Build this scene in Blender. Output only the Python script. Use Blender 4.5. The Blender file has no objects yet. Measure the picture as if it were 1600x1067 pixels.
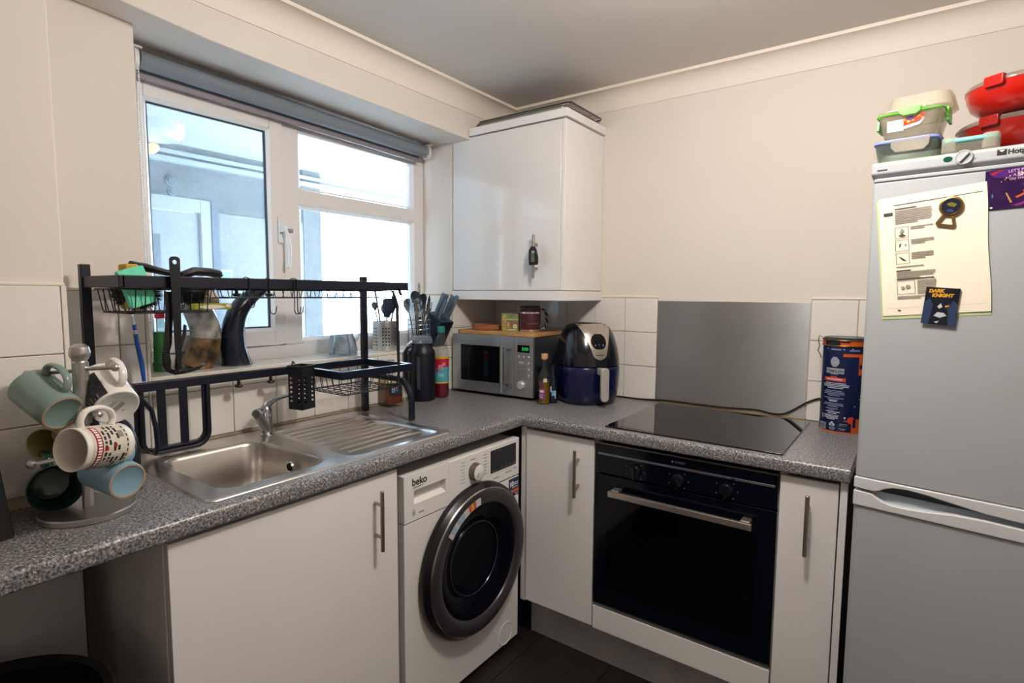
import bpy, bmesh, math, random
from mathutils import Matrix, Vector
random.seed(7)
S = bpy.context.scene
C = S.collection
PI = math.pi
R = math.radians

# ------------------------------------------------------------------ camera, world, lamp, exposure
cam = bpy.data.objects.new('camera', bpy.data.cameras.new('camera'))
C.objects.link(cam)
cam.data.sensor_width = 36.0
cam.data.lens = 861.5 / 1600 * 36.0
cam.data.clip_start = 0.02
yaw, pit, rol = 0.62914, -0.0862, 0.00643
fw = Vector((-math.sin(yaw) * math.cos(pit), math.cos(yaw) * math.cos(pit), math.sin(pit)))
rt = Vector((math.cos(yaw), math.sin(yaw), 0))
up = rt.cross(fw)
r2 = rt * math.cos(rol) + up * math.sin(rol)
u2 = up * math.cos(rol) - rt * math.sin(rol)
mw = Matrix.Identity(4)
for i in range(3):
    mw[i][0], mw[i][1], mw[i][2] = r2[i], u2[i], -fw[i]
mw.translation = (1.79715, -2.3152, 1.37214)
cam.matrix_world = mw
S.camera = cam

w = bpy.data.worlds.new('overcast')
S.world = w
w.use_nodes = True
bg = w.node_tree.nodes['Background']
bg.inputs[0].default_value = (0.72, 0.86, 1.0, 1)
bg.inputs[1].default_value = 24.0

def lamp(name, loc, power, size, col):
    l = bpy.data.lights.new(name, 'POINT')
    l.energy = power
    l.shadow_soft_size = size
    l.color = col
    o = bpy.data.objects.new(name, l)
    o.location = loc
    C.objects.link(o)
    return o
lamp('ceiling_bulb', (1.50, -1.24, 2.13), 39, 0.08, (1.0, 0.93, 0.86))

S.view_settings.view_transform = 'Standard'
S.view_settings.look = 'None'
S.view_settings.gamma = 1
S.view_settings.use_curve_mapping = False
S.view_settings.exposure = 0.12

# ------------------------------------------------------------------ materials
def lin(h):
    out = []
    for i in (0, 2, 4):
        c = int(h[i:i + 2], 16) / 255
        out.append(c / 12.92 if c <= .04045 else ((c + .055) / 1.055) ** 2.4)
    return (*out, 1)

MATS = {}
def mat(name, col, rough=.5, metal=0, spec=.5, coat=0, bump=0, bscale=200, var=0, vscale=8, alpha=1, trans=0, ior=1.45, emis=0, aniso=None, sss=0):
    if name in MATS:
        return MATS[name]
    m = bpy.data.materials.new(name)
    m.use_nodes = True
    nt = m.node_tree
    b = nt.nodes['Principled BSDF']
    col = lin(col) if isinstance(col, str) else col
    b.inputs['Base Color'].default_value = col
    b.inputs['Roughness'].default_value = rough
    b.inputs['Metallic'].default_value = metal
    b.inputs['Specular IOR Level'].default_value = spec
    b.inputs['Coat Weight'].default_value = coat
    b.inputs['Alpha'].default_value = alpha
    b.inputs['Transmission Weight'].default_value = trans
    b.inputs['IOR'].default_value = ior
    if emis:
        b.inputs['Emission Color'].default_value = col
        b.inputs['Emission Strength'].default_value = emis
    if bump or var or aniso:
        tc = nt.nodes.new('ShaderNodeTexCoord')
        mp = nt.nodes.new('ShaderNodeMapping')
        nt.links.new(tc.outputs['Object'], mp.inputs[0])
        if aniso:
            mp.inputs['Scale'].default_value = aniso
    if bump or aniso:
        n = nt.nodes.new('ShaderNodeTexNoise')
        n.inputs['Scale'].default_value = bscale
        n.inputs['Detail'].default_value = 4
        nt.links.new(mp.outputs[0], n.inputs['Vector'])
        if bump:
            bp = nt.nodes.new('ShaderNodeBump')
            bp.inputs['Strength'].default_value = bump
            bp.inputs['Distance'].default_value = .002
            nt.links.new(n.outputs['Fac'], bp.inputs['Height'])
            nt.links.new(bp.outputs[0], b.inputs['Normal'])
        if aniso:
            mr = nt.nodes.new('ShaderNodeMapRange')
            mr.inputs['To Min'].default_value = max(.05, rough - .1)
            mr.inputs['To Max'].default_value = rough + .12
            nt.links.new(n.outputs['Fac'], mr.inputs['Value'])
            nt.links.new(mr.outputs[0], b.inputs['Roughness'])
    if var:
        n2 = nt.nodes.new('ShaderNodeTexNoise')
        n2.inputs['Scale'].default_value = vscale
        n2.inputs['Detail'].default_value = 5
        nt.links.new(tc.outputs['Object'], n2.inputs['Vector'])
        cr = nt.nodes.new('ShaderNodeValToRGB')
        cr.color_ramp.elements[0].position = .3
        cr.color_ramp.elements[1].position = .7
        cr.color_ramp.elements[0].color = (*[c * (1 - var) for c in col[:3]], 1)
        cr.color_ramp.elements[1].color = (*[min(1, c * (1 + var)) for c in col[:3]], 1)
        nt.links.new(n2.outputs['Fac'], cr.inputs[0])
        nt.links.new(cr.outputs[0], b.inputs['Base Color'])
    MATS[name] = m
    return m

def glassy(name, tint, gloss=.08, rough=.02, haze=0.0, hazecol='ffffff'):
    """thin clear sheet: transparent with a fresnel reflection and a little diffuse dust"""
    m = bpy.data.materials.new(name)
    m.use_nodes = True
    nt = m.node_tree
    nt.nodes.remove(nt.nodes['Principled BSDF'])
    out = nt.nodes['Material Output']
    t = nt.nodes.new('ShaderNodeBsdfTransparent')
    t.inputs[0].default_value = lin(tint)
    g = nt.nodes.new('ShaderNodeBsdfGlossy')
    g.inputs['Roughness'].default_value = rough
    lw = nt.nodes.new('ShaderNodeLayerWeight')
    lw.inputs[0].default_value = .5
    pw = nt.nodes.new('ShaderNodeMath'); pw.operation = 'POWER'; pw.inputs[1].default_value = 4
    nt.links.new(lw.outputs['Facing'], pw.inputs[0])
    fr = nt.nodes.new('ShaderNodeMath'); fr.operation = 'MULTIPLY_ADD'
    fr.inputs[1].default_value = .5; fr.inputs[2].default_value = gloss * .6
    nt.links.new(pw.outputs[0], fr.inputs[0])
    mx = nt.nodes.new('ShaderNodeMixShader')
    nt.links.new(fr.outputs[0], mx.inputs[0])
    nt.links.new(t.outputs[0], mx.inputs[1])
    nt.links.new(g.outputs[0], mx.inputs[2])
    last = mx
    if haze:
        d = nt.nodes.new('ShaderNodeBsdfDiffuse')
        d.inputs[0].default_value = lin(hazecol)
        tr = nt.nodes.new('ShaderNodeBsdfTranslucent')
        tr.inputs[0].default_value = lin(hazecol)
        a = nt.nodes.new('ShaderNodeMixShader')
        a.inputs[0].default_value = .6
        nt.links.new(d.outputs[0], a.inputs[1])
        nt.links.new(tr.outputs[0], a.inputs[2])
        tc = nt.nodes.new('ShaderNodeTexCoord')
        n = nt.nodes.new('ShaderNodeTexNoise')
        n.inputs['Scale'].default_value = 7
        n.inputs['Detail'].default_value = 8
        nt.links.new(tc.outputs['Object'], n.inputs['Vector'])
        mr = nt.nodes.new('ShaderNodeMapRange')
        mr.inputs['From Min'].default_value = .35
        mr.inputs['From Max'].default_value = .75
        mr.inputs['To Min'].default_value = haze * .7
        mr.inputs['To Max'].default_value = haze * 1.5
        nt.links.new(n.outputs['Fac'], mr.inputs['Value'])
        b = nt.nodes.new('ShaderNodeMixShader')
        nt.links.new(mr.outputs[0], b.inputs[0])
        nt.links.new(mx.outputs[0], b.inputs[1])
        nt.links.new(a.outputs[0], b.inputs[2])
        last = b
    nt.links.new(last.outputs[0], out.inputs[0])
    MATS[name] = m
    return m

PAINT = mat('wall_paint', 'e2d9d0', .85, spec=.2, bump=.12, bscale=60, var=.025, vscale=2.5)
PAINTW = mat('trim_paint', 'eee4d8', .6, spec=.3)
CEIL = mat('ceiling_paint', 'dcd6d0', .9, spec=.2, bump=.1, bscale=80)
TILE = mat('white_glazed_tile', 'e9e5df', .14, spec=.5, coat=.2, var=.015, vscale=12)
GROUT = mat('aged_grout', 'b9a88c', .9, var=.15, vscale=20)
TRIMP = mat('white_tile_trim', 'e6dfd2', .35)
CAB = mat('white_satin_laminate', 'eae8e7', .32, spec=.5, var=.02, vscale=5)
CABG = mat('white_gloss_door', 'e6e4e1', .06, spec=.6, coat=.5)
PLINTH = mat('scuffed_plinth', 'a9a7a8', .5, var=.12, vscale=14)
UPVC = mat('white_upvc', 'e9e6e4', .3, spec=.5)
STEEL = mat('brushed_steel', 'bdbbb8', .36, 1)
STEELP = mat('brushed_splashback', 'b6b9bc', .38, 1, var=.07, vscale=5)
SINKM = mat('sink_steel', 'cfcac4', .28, 1, var=.1, vscale=6)
CHROME = mat('chrome', 'dedede', .12, 1)
HANDLE = mat('brushed_nickel', 'a8a097', .38, 1)
BLACKP = mat('black_plastic', '0d0f14', .35)
BLACKM = mat('black_powder_coat', '0a1022', .38, spec=.5)  # black metal, with bluish glare haze from the window tinted in
BLACKG = mat('black_glass', '06070b', .04, spec=.6, coat=.5)
OVENG = mat('oven_glass', '060a16', .1, spec=.35)
DARK = mat('dark_void', '0a0a0b', .8)
WHITEP = mat('white_plastic', 'e4e2df', .3)
FRIDGE = mat('fridge_enamel', 'a9adb0', .32, spec=.5, var=.02, vscale=3)
GREYP = mat('grey_plastic', '8f9296', .4)
CERW = mat('white_ceramic', 'e9e4dc', .1, coat=.4)
PRINTK = mat('print_black', '17171a', .5)
PRINTG = mat('print_grey', '77777a', .6)
PRINTW = mat('print_white', 'e8e8e8', .5)
GOLD = mat('brass', 'b58a3f', .3, 1)

STEELP.node_tree.nodes['Principled BSDF'].inputs['Anisotropic'].default_value = .8
STEELP.node_tree.nodes['Principled BSDF'].inputs['Anisotropic Rotation'].default_value = .25
def granite():
    m = bpy.data.materials.new('speckled_worktop')
    m.use_nodes = True
    nt = m.node_tree
    b = nt.nodes['Principled BSDF']
    b.inputs['Roughness'].default_value = .32
    tc = nt.nodes.new('ShaderNodeTexCoord')
    n = nt.nodes.new('ShaderNodeTexNoise')
    n.inputs['Scale'].default_value = 190
    n.inputs['Detail'].default_value = 3
    n.inputs['Roughness'].default_value = .7
    nt.links.new(tc.outputs['Object'], n.inputs['Vector'])
    cr = nt.nodes.new('ShaderNodeValToRGB')
    e = cr.color_ramp.elements
    e[0].position, e[0].color = .36, lin('2a2b2e')
    e[1].position, e[1].color = .66, lin('bab8b6')
    k = e.new(.47); k.color = lin('6c6c6e')
    k = e.new(.56); k.color = lin('8d8c8c')
    nt.links.new(n.outputs['Fac'], cr.inputs[0])
    v = nt.nodes.new('ShaderNodeTexVoronoi')
    v.inputs['Scale'].default_value = 260
    nt.links.new(tc.outputs['Object'], v.inputs['Vector'])
    mx = nt.nodes.new('ShaderNodeMix')
    mx.data_type = 'RGBA'
    mx.blend_type = 'OVERLAY'
    mx.inputs[0].default_value = .45
    nt.links.new(cr.outputs[0], mx.inputs[6])
    bw = nt.nodes.new('ShaderNodeRGBToBW')
    nt.links.new(v.outputs['Color'], bw.inputs[0])
    nt.links.new(bw.outputs[0], mx.inputs[7])
    nt.links.new(mx.outputs[2], b.inputs['Base Color'])
    return m
GRANITE = granite()

def roughcast(name, c0, c1, scale):
    m = bpy.data.materials.new(name)
    m.use_nodes = True
    nt = m.node_tree
    b = nt.nodes['Principled BSDF']
    b.inputs['Roughness'].default_value = .9
    tc = nt.nodes.new('ShaderNodeTexCoord')
    n = nt.nodes.new('ShaderNodeTexNoise')
    n.inputs['Scale'].default_value = scale
    n.inputs['Detail'].default_value = 8
    nt.links.new(tc.outputs['Object'], n.inputs['Vector'])
    cr = nt.nodes.new('ShaderNodeValToRGB')
    cr.color_ramp.elements[0].position = .35
    cr.color_ramp.elements[1].position = .7
    cr.color_ramp.elements[0].color = lin(c0)
    cr.color_ramp.elements[1].color = lin(c1)
    nt.links.new(n.outputs['Fac'], cr.inputs[0])
    nt.links.new(cr.outputs[0], b.inputs['Base Color'])
    return m

def grain(name, c0, c1, axis=(1, 8, 8), scale=12, rough=.45):
    m = roughcast(name, c0, c1, scale)
    nt = m.node_tree
    nt.nodes['Principled BSDF'].inputs['Roughness'].default_value = rough
    tc = next(n for n in nt.nodes if n.type == 'TEX_COORD')
    nz = next(n for n in nt.nodes if n.type == 'TEX_NOISE')
    mp = nt.nodes.new('ShaderNodeMapping')
    mp.inputs['Scale'].default_value = axis
    nt.links.new(tc.outputs['Object'], mp.inputs[0])
    nt.links.new(mp.outputs[0], nz.inputs['Vector'])
    return m

# ------------------------------------------------------------------ mesh builder
ROOTM = {}          # object name -> matrix taking world coordinates into the thing's own frame
def frame(o, x, y=None, z=None):
    """4x4 from origin and three axes (z computed when missing)"""
    x = Vector(x); y = Vector(y)
    z = x.cross(y) if z is None else Vector(z)
    m = Matrix.Identity(4)
    for i in range(3):
        m[i][0], m[i][1], m[i][2], m[i][3] = x[i], y[i], z[i], o[i]
    return m
def axisframe(o, z, x=(1, 0, 0)):
    z = Vector(z).normalized(); x = Vector(x)
    x = (x - x.dot(z) * z)
    if x.length < 1e-5:
        x = Vector((0, 1, 0)) - z.y * z
    x.normalize()
    return frame(o, x, z.cross(x), z)

class MB:
    def __init__(s):
        s.v = []; s.f = []; s.m = []; s.mi = 0; s.X = Matrix.Identity(4)
    def at(s, m):
        s.X = m; return s
    def add(s, vs, fs):
        b = len(s.v)
        s.v += [s.X @ Vector(q) for q in vs]
        for f in fs:
            s.f.append([b + i for i in f]); s.m.append(s.mi)
        return s
    def box(s, a, b):
        x0, y0, z0 = [min(p, q) for p, q in zip(a, b)]
        x1, y1, z1 = [max(p, q) for p, q in zip(a, b)]
        return s.add([(x0, y0, z0), (x1, y0, z0), (x1, y1, z0), (x0, y1, z0), (x0, y0, z1), (x1, y0, z1), (x1, y1, z1), (x0, y1, z1)],
              [(0, 3, 2, 1), (4, 5, 6, 7), (0, 1, 5, 4), (1, 2, 6, 5), (2, 3, 7, 6), (3, 0, 4, 7)])
    def hexa(s, p):
        return s.add(p, [(0, 3, 2, 1), (4, 5, 6, 7), (0, 1, 5, 4), (1, 2, 6, 5), (2, 3, 7, 6), (3, 0, 4, 7)])
    def quad(s, a, b, c, d):
        return s.add([a, b, c, d], [(0, 1, 2, 3)])
    def prism(s, poly, h0, h1):
        n = len(poly)
        vs = [(x, y, h0) for x, y in poly] + [(x, y, h1) for x, y in poly]
        fs = [tuple(reversed(range(n))), tuple(range(n, 2 * n))]
        fs += [(i, (i + 1) % n, n + (i + 1) % n, n + i) for i in range(n)]
        return s.add(vs, fs)
    def lathe(s, prof, n=28, closed=False, cap=True):
        vs = []; fs = []
        k = len(prof)
        for i in range(n):
            a = 2 * PI * i / n
            vs += [(r * math.cos(a), r * math.sin(a), z) for r, z in prof]
        for i in range(n):
            j = (i + 1) % n
            for q in range(k - 1 if not closed else k):
                q2 = (q + 1) % k
                fs.append((i * k + q, j * k + q, j * k + q2, i * k + q2))
        if not closed and cap:
            if prof[0][0] > 1e-6: fs.append(tuple(i * k for i in reversed(range(n))))
            if prof[-1][0] > 1e-6: fs.append(tuple(i * k + k - 1 for i in range(n)))
        return s.add(vs, fs)
    def tube(s, pts, r, n=8, closed=False, rad=None, flat=None, upv=(0, 0, 1)):
        """sweep a circle (or an ellipse flat=(a,b)) along pts"""
        P = [Vector(p) for p in pts]; m = len(P)
        vs = []; fs = []
        prev = None
        for i in range(m):
            if closed:
                t = (P[(i + 1) % m] - P[i - 1])
            else:
                t = P[min(i + 1, m - 1)] - P[max(i - 1, 0)]
            t.normalize()
            if prev is None:
                u = Vector(upv)
                if abs(u.dot(t)) > .95: u = Vector((1, 0, 0))
                if abs(u.dot(t)) > .95: u = Vector((0, 1, 0))
            else:
                u = prev
            u = (u - u.dot(t) * t).normalized(); prev = u
            w_ = t.cross(u)
            rr = rad[i] if rad else r
            ra, rb = (flat[0] * rr / r, flat[1] * rr / r) if flat else (rr, rr)
            for k in range(n):
                a = 2 * PI * (k + .5) / n
                vs.append(P[i] + u * (ra * math.cos(a)) + w_ * (rb * math.sin(a)))
        for i in range(m if closed else m - 1):
            j = (i + 1) % m
            for k in range(n):
                k2 = (k + 1) % n
                fs.append((i * n + k, i * n + k2, j * n + k2, j * n + k))
        if not closed:
            fs.append(tuple(reversed(range(n))))
            fs.append(tuple((m - 1) * n + k for k in range(n)))
        return s.add(vs, fs)
    def sphere(s, c, r, n=14, sc=(1, 1, 1)):
        vs = []; fs = []
        h = n // 2
        for i in range(h + 1):
            th = PI * i / h
            for k in range(n):
                a = 2 * PI * k / n
                vs.append((c[0] + r * sc[0] * math.sin(th) * math.cos(a), c[1] + r * sc[1] * math.sin(th) * math.sin(a), c[2] - r * sc[2] * math.cos(th)))
        for i in range(h):
            for k in range(n):
                fs.append((i * n + k, i * n + (k + 1) % n, (i + 1) * n + (k + 1) % n, (i + 1) * n + k))
        return s.add(vs, fs)
    def loft(s, loops, cap0=True, cap1=True):
        n = len(loops[0]); vs = []; fs = []
        for l in loops: vs += list(l)
        for i in range(len(loops) - 1):
            for k in range(n):
                k2 = (k + 1) % n
                fs.append((i * n + k, i * n + k2, (i + 1) * n + k2, (i + 1) * n + k))
        if cap0: fs.append(tuple(reversed(range(n))))
        if cap1: fs.append(tuple((len(loops) - 1) * n + k for k in range(n)))
        return s.add(vs, fs)
    def cyl(s, r, a0, a1, z0, z1, n=12):
        """patch of an upright cylinder wall"""
        vs = []; fs = []
        for i in range(n + 1):
            a = a0 + (a1 - a0) * i / n
            vs += [(r * math.cos(a), r * math.sin(a), z0), (r * math.cos(a), r * math.sin(a), z1)]
        for i in range(n):
            fs.append((2 * i, 2 * i + 2, 2 * i + 3, 2 * i + 1))
        return s.add(vs, fs)
    def build(s, name, mats, parent=None, smooth=35, bevel=0, seg=2, label=None):
        me = bpy.data.meshes.new(name)
        inv = ROOTM.get(parent.name) if parent is not None else None
        vs = [(inv @ v) for v in s.v] if inv is not None else s.v
        me.from_pydata([tuple(v) for v in vs], [], s.f)
        if not isinstance(mats, (list, tuple)): mats = [mats]
        for m in mats: me.materials.append(m)
        for p, i in zip(me.polygons, s.m): p.material_index = i
        me.validate()
        bm = bmesh.new(); bm.from_mesh(me)
        bmesh.ops.remove_doubles(bm, verts=bm.verts, dist=1e-6)
        if name not in ('print', 'label_print'): bmesh.ops.recalc_face_normals(bm, faces=bm.faces)
        bm.to_mesh(me); bm.free()
        if smooth:
            me.shade_smooth()
            me.set_sharp_from_angle(angle=R(smooth))
        o = bpy.data.objects.new(name, me)
        C.objects.link(o)
        if parent is not None:
            o.parent = parent
            ROOTM[o.name] = inv if inv is not None else Matrix.Identity(4)
        if bevel:
            b = o.modifiers.new('bevel', 'BEVEL')
            b.width = bevel; b.segments = seg; b.limit_method = 'ANGLE'; b.angle_limit = R(40)
            b.harden_normals = True
        if label: o['label'] = label
        if name == 'label_print': o['kind'] = 'stuff'
        return o

def rrect(x0, y0, x1, y1, r, n=5, z=None):
    """rounded rectangle, counter clockwise"""
    out = []
    for cx, cy, a in ((x1 - r, y0 + r, -90), (x1 - r, y1 - r, 0), (x0 + r, y1 - r, 90), (x0 + r, y0 + r, 180)):
        for i in range(n + 1):
            t = R(a + 90 * i / n)
            p = (cx + r * math.cos(t), cy + r * math.sin(t))
            out.append(p if z is None else (*p, z))
    return out

def arc(c, r, a0, a1, n=8, ax='xz', k=0):
    out = []
    for i in range(n + 1):
        a = R(a0 + (a1 - a0) * i / n)
        p, q = c[0] + r * math.cos(a), c[1] + r * math.sin(a)
        out.append((p, k, q) if ax == 'xz' else (k, p, q) if ax == 'yz' else (p, q, k))
    return out

def thing(name, label, cat, loc=(0, 0, 0), group=None, M=None, world=True):
    """Empty at the base of a thing; parts are then given in world coordinates, or in its own frame when world=False"""
    o = bpy.data.objects.new(name, None)
    C.objects.link(o)
    o.empty_display_size = .02
    M = M if M is not None else Matrix.Translation(loc)
    o.matrix_world = M
    ROOTM[o.name] = M.inverted() if world else Matrix.Identity(4)
    o['label'] = label; o['category'] = cat
    if group: o['group'] = group
    return o
def tag(o, label, cat, group=None):
    o['label'] = label; o['category'] = cat
    if group: o['group'] = group
    return o
def struct(o):
    o['kind'] = 'structure'
    return o
def dup(root, M, label, group=None):
    r = root.copy(); C.objects.link(r); r.matrix_world = M; r['label'] = label
    if group: r['group'] = group
    for ch in list(root.children):
        c = ch.copy(); C.objects.link(c); c.parent = r
        for g in list(ch.children):
            d = g.copy(); C.objects.link(d); d.parent = c
    return r

def text(s, size, M, m, parent, name='lettering', extr=.0003, align='LEFT', bold=0, sx=1, shear=0, into=None):
    cu = bpy.data.curves.new(name, 'FONT')
    cu.body = s; cu.size = size; cu.extrude = extr; cu.align_x = align; cu.offset = bold; cu.shear = shear
    o = bpy.data.objects.new(name, cu)
    C.objects.link(o)
    dg = bpy.context.evaluated_depsgraph_get()
    me = bpy.data.meshes.new_from_object(o.evaluated_get(dg))
    bpy.data.objects.remove(o); bpy.data.curves.remove(cu)
    K = M @ Matrix.Diagonal((sx, 1, 1, 1))
    vs = [K @ v.co for v in me.vertices]; fs = [tuple(p.vertices) for p in me.polygons]
    bpy.data.meshes.remove(me)
    if into is not None:
        x_ = into.X; into.X = Matrix.Identity(4); into.add(vs, fs); into.X = x_
        return None
    b = MB(); b.add(vs, fs)
    o = b.build(name, m, parent, smooth=0)
    o['kind'] = 'stuff'
    return o
def decal(name, items, M, mats, parent, d=.0004):
    """flat print: coloured rectangles or polygons in a plane; later ones lie a hair in front"""
    b = MB().at(M)
    for k, it in enumerate(items):
        z = d + k * .00001
        b.mi = it[-1]
        if len(it) == 5:
            u0, v0, u1, v1, _ = it
            b.add([(u0, v0, z), (u1, v0, z), (u1, v1, z), (u0, v1, z)], [(0, 1, 2, 3)])
        else:
            b.add([(u, v, z) for u, v in it[0]], [tuple(range(len(it[0])))])
    o = b.build(name, mats, parent, smooth=0)
    o['kind'] = 'stuff'
    return o

FRONT = lambda x, y, z: frame((x, y, z), (1, 0, 0), (0, 0, 1), (0, -1, 0))      # a face looking towards -y
SIDE = lambda x, y, z: frame((x, y, z), (0, 1, 0), (0, 0, 1), (1, 0, 0))        # a face looking towards +x

# ------------------------------------------------------------------ the room
ZC = 2.272
XR, YF = 3.0, -3.5                     # right wall, wall behind the camera
RY0, RY1 = -1.645, -0.335               # window reveal
def part(b, *a, **k): return b.build(*a, **k)

floor = struct(MB().box((-.3, YF - .1, -.06), (XR + .1, .2, -.006)).build('floor', DARK))
FT = [mat('vinyl_slate_%d' % i, c, .42, var=.25, vscale=9, bump=.15, bscale=30) for i, c in enumerate(('1d1a19', '211d1b', '191817'))]
FTM = {}
fx = [.655 + .305 * k for k in range(-1, 9)]
fy = [-.05 - .305 * k for k in range(0, 14)]
for i, x in enumerate(fx):
    for j, y in enumerate(fy):
        k = (i * 7 + j * 3) % 3
        if k not in FTM:
            g = .0015
            FTM[k] = MB().loft([rrect(g, g, .305 - g, .305 - g, .002, 1, z=-.006), rrect(g, g, .305 - g, .305 - g, .002, 1, z=-.0012), rrect(g + .001, g + .001, .304 - g, .304 - g, .002, 1, z=0)]).build('floor_tile', FT[k], floor, smooth=0)
            o = FTM[k]
        else:
            o = FTM[k].copy(); C.objects.link(o)
        o.location = (x, y - .305, 0)

b = MB()
b.box((-.25, YF, -.006), (0, RY0, 2.5)).box((-.25, RY1, -.006), (0, .15, 2.5))
b.box((-.25, RY0, -.006), (0, RY1, 1.108)).box((-.25, RY0, 2.16), (0, RY1, 2.5))
wall_left = struct(b.build('wall_left', PAINT))
wall_back = struct(MB().box((-.25, 0, -.006), (XR + .1, .15, 2.5)).build('wall_back', PAINT))
struct(MB().box((XR, YF, -.006), (XR + .15, 0, 2.5)).build('wall_right', PAINT))
struct(MB().box((-.25, YF - .15, -.006), (XR + .15, YF, 2.5)).build('wall_front', PAINT))
struct(MB().box((-.25, YF - .15, ZC), (XR + .15, .15, ZC + .1)).build('ceiling', CEIL))
# beam over the window, its underside falling a little to the right
b = MB()
yz = [(-2.6, 2.16), (-1.71, 2.114), (-1.50, 2.097), (-1.12, 2.085), (-.376, 2.073), (.0, 2.068)]
b.at(frame((0, 0, 0), (0, 1, 0), (0, 0, 1)))
b.prism([(yz[0][0], ZC + .02)] + yz + [(0, ZC + .02)], 0.0, .11)
struct(b.build('trim_beam', PAINT, bevel=.004))
# soffit of the window recess
b = MB()
b.hexa([(-.25, RY0 - .02, 2.112), (.001, RY0 - .02, 2.112), (.001, RY1 + .02, 2.079), (-.25, RY1 + .02, 2.079), (-.25, RY0 - .02, 2.2), (.001, RY0 - .02, 2.2), (.001, RY1 + .02, 2.2), (-.25, RY1 + .02, 2.2)])
struct(b.build('trim_soffit', PAINT))
# boxed-out wall at the left end
wall_box = struct(MB().box((-.0, YF, -.006), (.263, -1.905, 2.5)).build('wall_boxing', PAINT, bevel=.003))
MB().at(SIDE(.263, 0, 0)).box((-2.9, 0, 0), (-1.905, .863, .003)).build('lower_wall_skin', mat('lower_wall_grey', 'b0b1b2', .7, var=.06), wall_box, smooth=0)  # thin sheet, greyer than the wall paint above it
# cornice
def cove(p0, p1, d, n):
    """p0->p1 along the wall at the ceiling; d = unit vector into the room"""
    prof = [(0, 0), (0, -.084), (.004, -.084), (.006, -.078)]
    prof += [(.006 + .056 * (1 - math.cos(R(t))), -.078 + .066 * math.sin(R(t))) for t in range(15, 91, 15)]
    prof += [(.066, -.012), (.072, -.012), (.072, 0)]
    L0 = [(p0[0] + d[0] * a, p0[1] + d[1] * a, ZC + z) for a, z in prof]
    L1 = [(p1[0] + d[0] * a, p1[1] + d[1] * a, ZC + z) for a, z in prof]
    struct(MB().loft([L0, L1]).build(n, PAINTW, smooth=30))
cove((.11, YF, 0), (.11, 0, 0), (1, 0), 'trim_cornice_left')
cove((0, 0, 0), (XR, 0, 0), (0, -1), 'trim_cornice_back')
cove((XR, YF, 0), (XR, 0, 0), (-1, 0), 'trim_cornice_right')

# tiles: each one a piece of its wall
TMESH = {}
def tile(parent, M, w_, h_):
    key = (round(w_, 3), round(h_, 3))
    if key in TMESH:
        o = bpy.data.objects.new('tile', TMESH[key]); C.objects.link(o); o.parent = parent
    else:
        g = .0013; r = .0015
        o = MB().loft([rrect(g, g, w_ - g, h_ - g, r, 1, z=0), rrect(g, g, w_ - g, h_ - g, r, 1, z=.0042), rrect(g + .0016, g + .0016, w_ - g - .0016, h_ - g - .0016, r, 1, z=.0056)], cap0=False).build('tile', TILE, parent, smooth=0)
        TMESH[key] = o.data
    o.matrix_basis = M
def tiles(parent, MF, us, vs, skip=lambda u0, u1, v0, v1: False):
    for u0, u1 in zip(us[:-1], us[1:]):
        for v0, v1 in zip(vs[:-1], vs[1:]):
            if not skip(u0, u1, v0, v1):
                tile(parent, MF @ Matrix.Translation((u0, v0, .0015)), u1 - u0, v1 - v0)
ZT = [.905, 1.055, 1.2065, 1.358]
BK = FRONT(0, 0, 0); LF = SIDE(0, 0, 0)
MB().at(BK).box((0, .89, 0), (.897, 1.36, .0018)).box((1.489, .89, 0), (1.9, 1.36, .0018)).build('grout', GROUT, wall_back)
tiles(wall_back, BK, [.006, .140, .2914, .4427, .594, .7453, .897], ZT)
tiles(wall_back, BK, [1.489, 1.638, 1.789, 1.9], ZT)
MB().at(BK).box((0, 1.358, 0), (.900, 1.367, .0075)).box((1.487, 1.358, 0), (1.9, 1.366, .0075)).build('tile_trim', TRIMP, wall_back, bevel=.002)
MB().at(LF).box((RY1, .89, 0), (0, 1.36, .0018)).box((RY0, .89, 0), (RY1, 1.11, .0018)).box((-1.905, .89, 0), (RY0, 1.376, .0018)).build('grout', GROUT, wall_left)
tiles(wall_left, LF, [RY1 + .003, -.1723, -.021, -.0015], ZT)
zs = [.912, 1.065, 1.110]
tiles(wall_left, LF, [RY0, -1.558, -1.407, -1.2557, -1.1044, -.9531, -.8018, -.6505, -.4992, RY1], zs)
tiles(wall_left, LF, [-1.905, -1.87, -1.7187, RY0 - .008], [.912, 1.066, 1.222, 1.374])
b = MB().at(LF).box((RY0 - .008, .905, 0), (RY0, 1.376, .0085))
b.box((-1.905, 1.374, 0), (RY0, 1.382, .0075)).box((RY0, 1.110, 0), (RY1, 1.121, .008)).box((RY1 - .003, 1.12, 0), (RY1 + .003, 1.36, .006))
b.build('tile_trim', TRIMP, wall_left, bevel=.002)
# right reveal tiles and tiled sill
RV = FRONT(0, RY1, 0)
MB().at(RV).box((-.2, 1.11, 0), (0, 1.369, .0018)).build('grout', GROUT, wall_left)
tiles(wall_left, RV, [-.195, -.151, -.0015], [1.121, 1.2065, 1.363])
MB().box((-.2, RY0, 1.10), (.002, RY1, 1.1145)).build('grout', GROUT, wall_left)
sm = frame((-.0, 0, 1.1125), (0, 1, 0), (-1, 0, 0))
tiles(wall_left, sm, [RY0, -1.558, -1.407, -1.2557, -1.1044, -.9531, -.8018, -.6505, -.4992, RY1], [-.004, .1473, .2])
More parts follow.
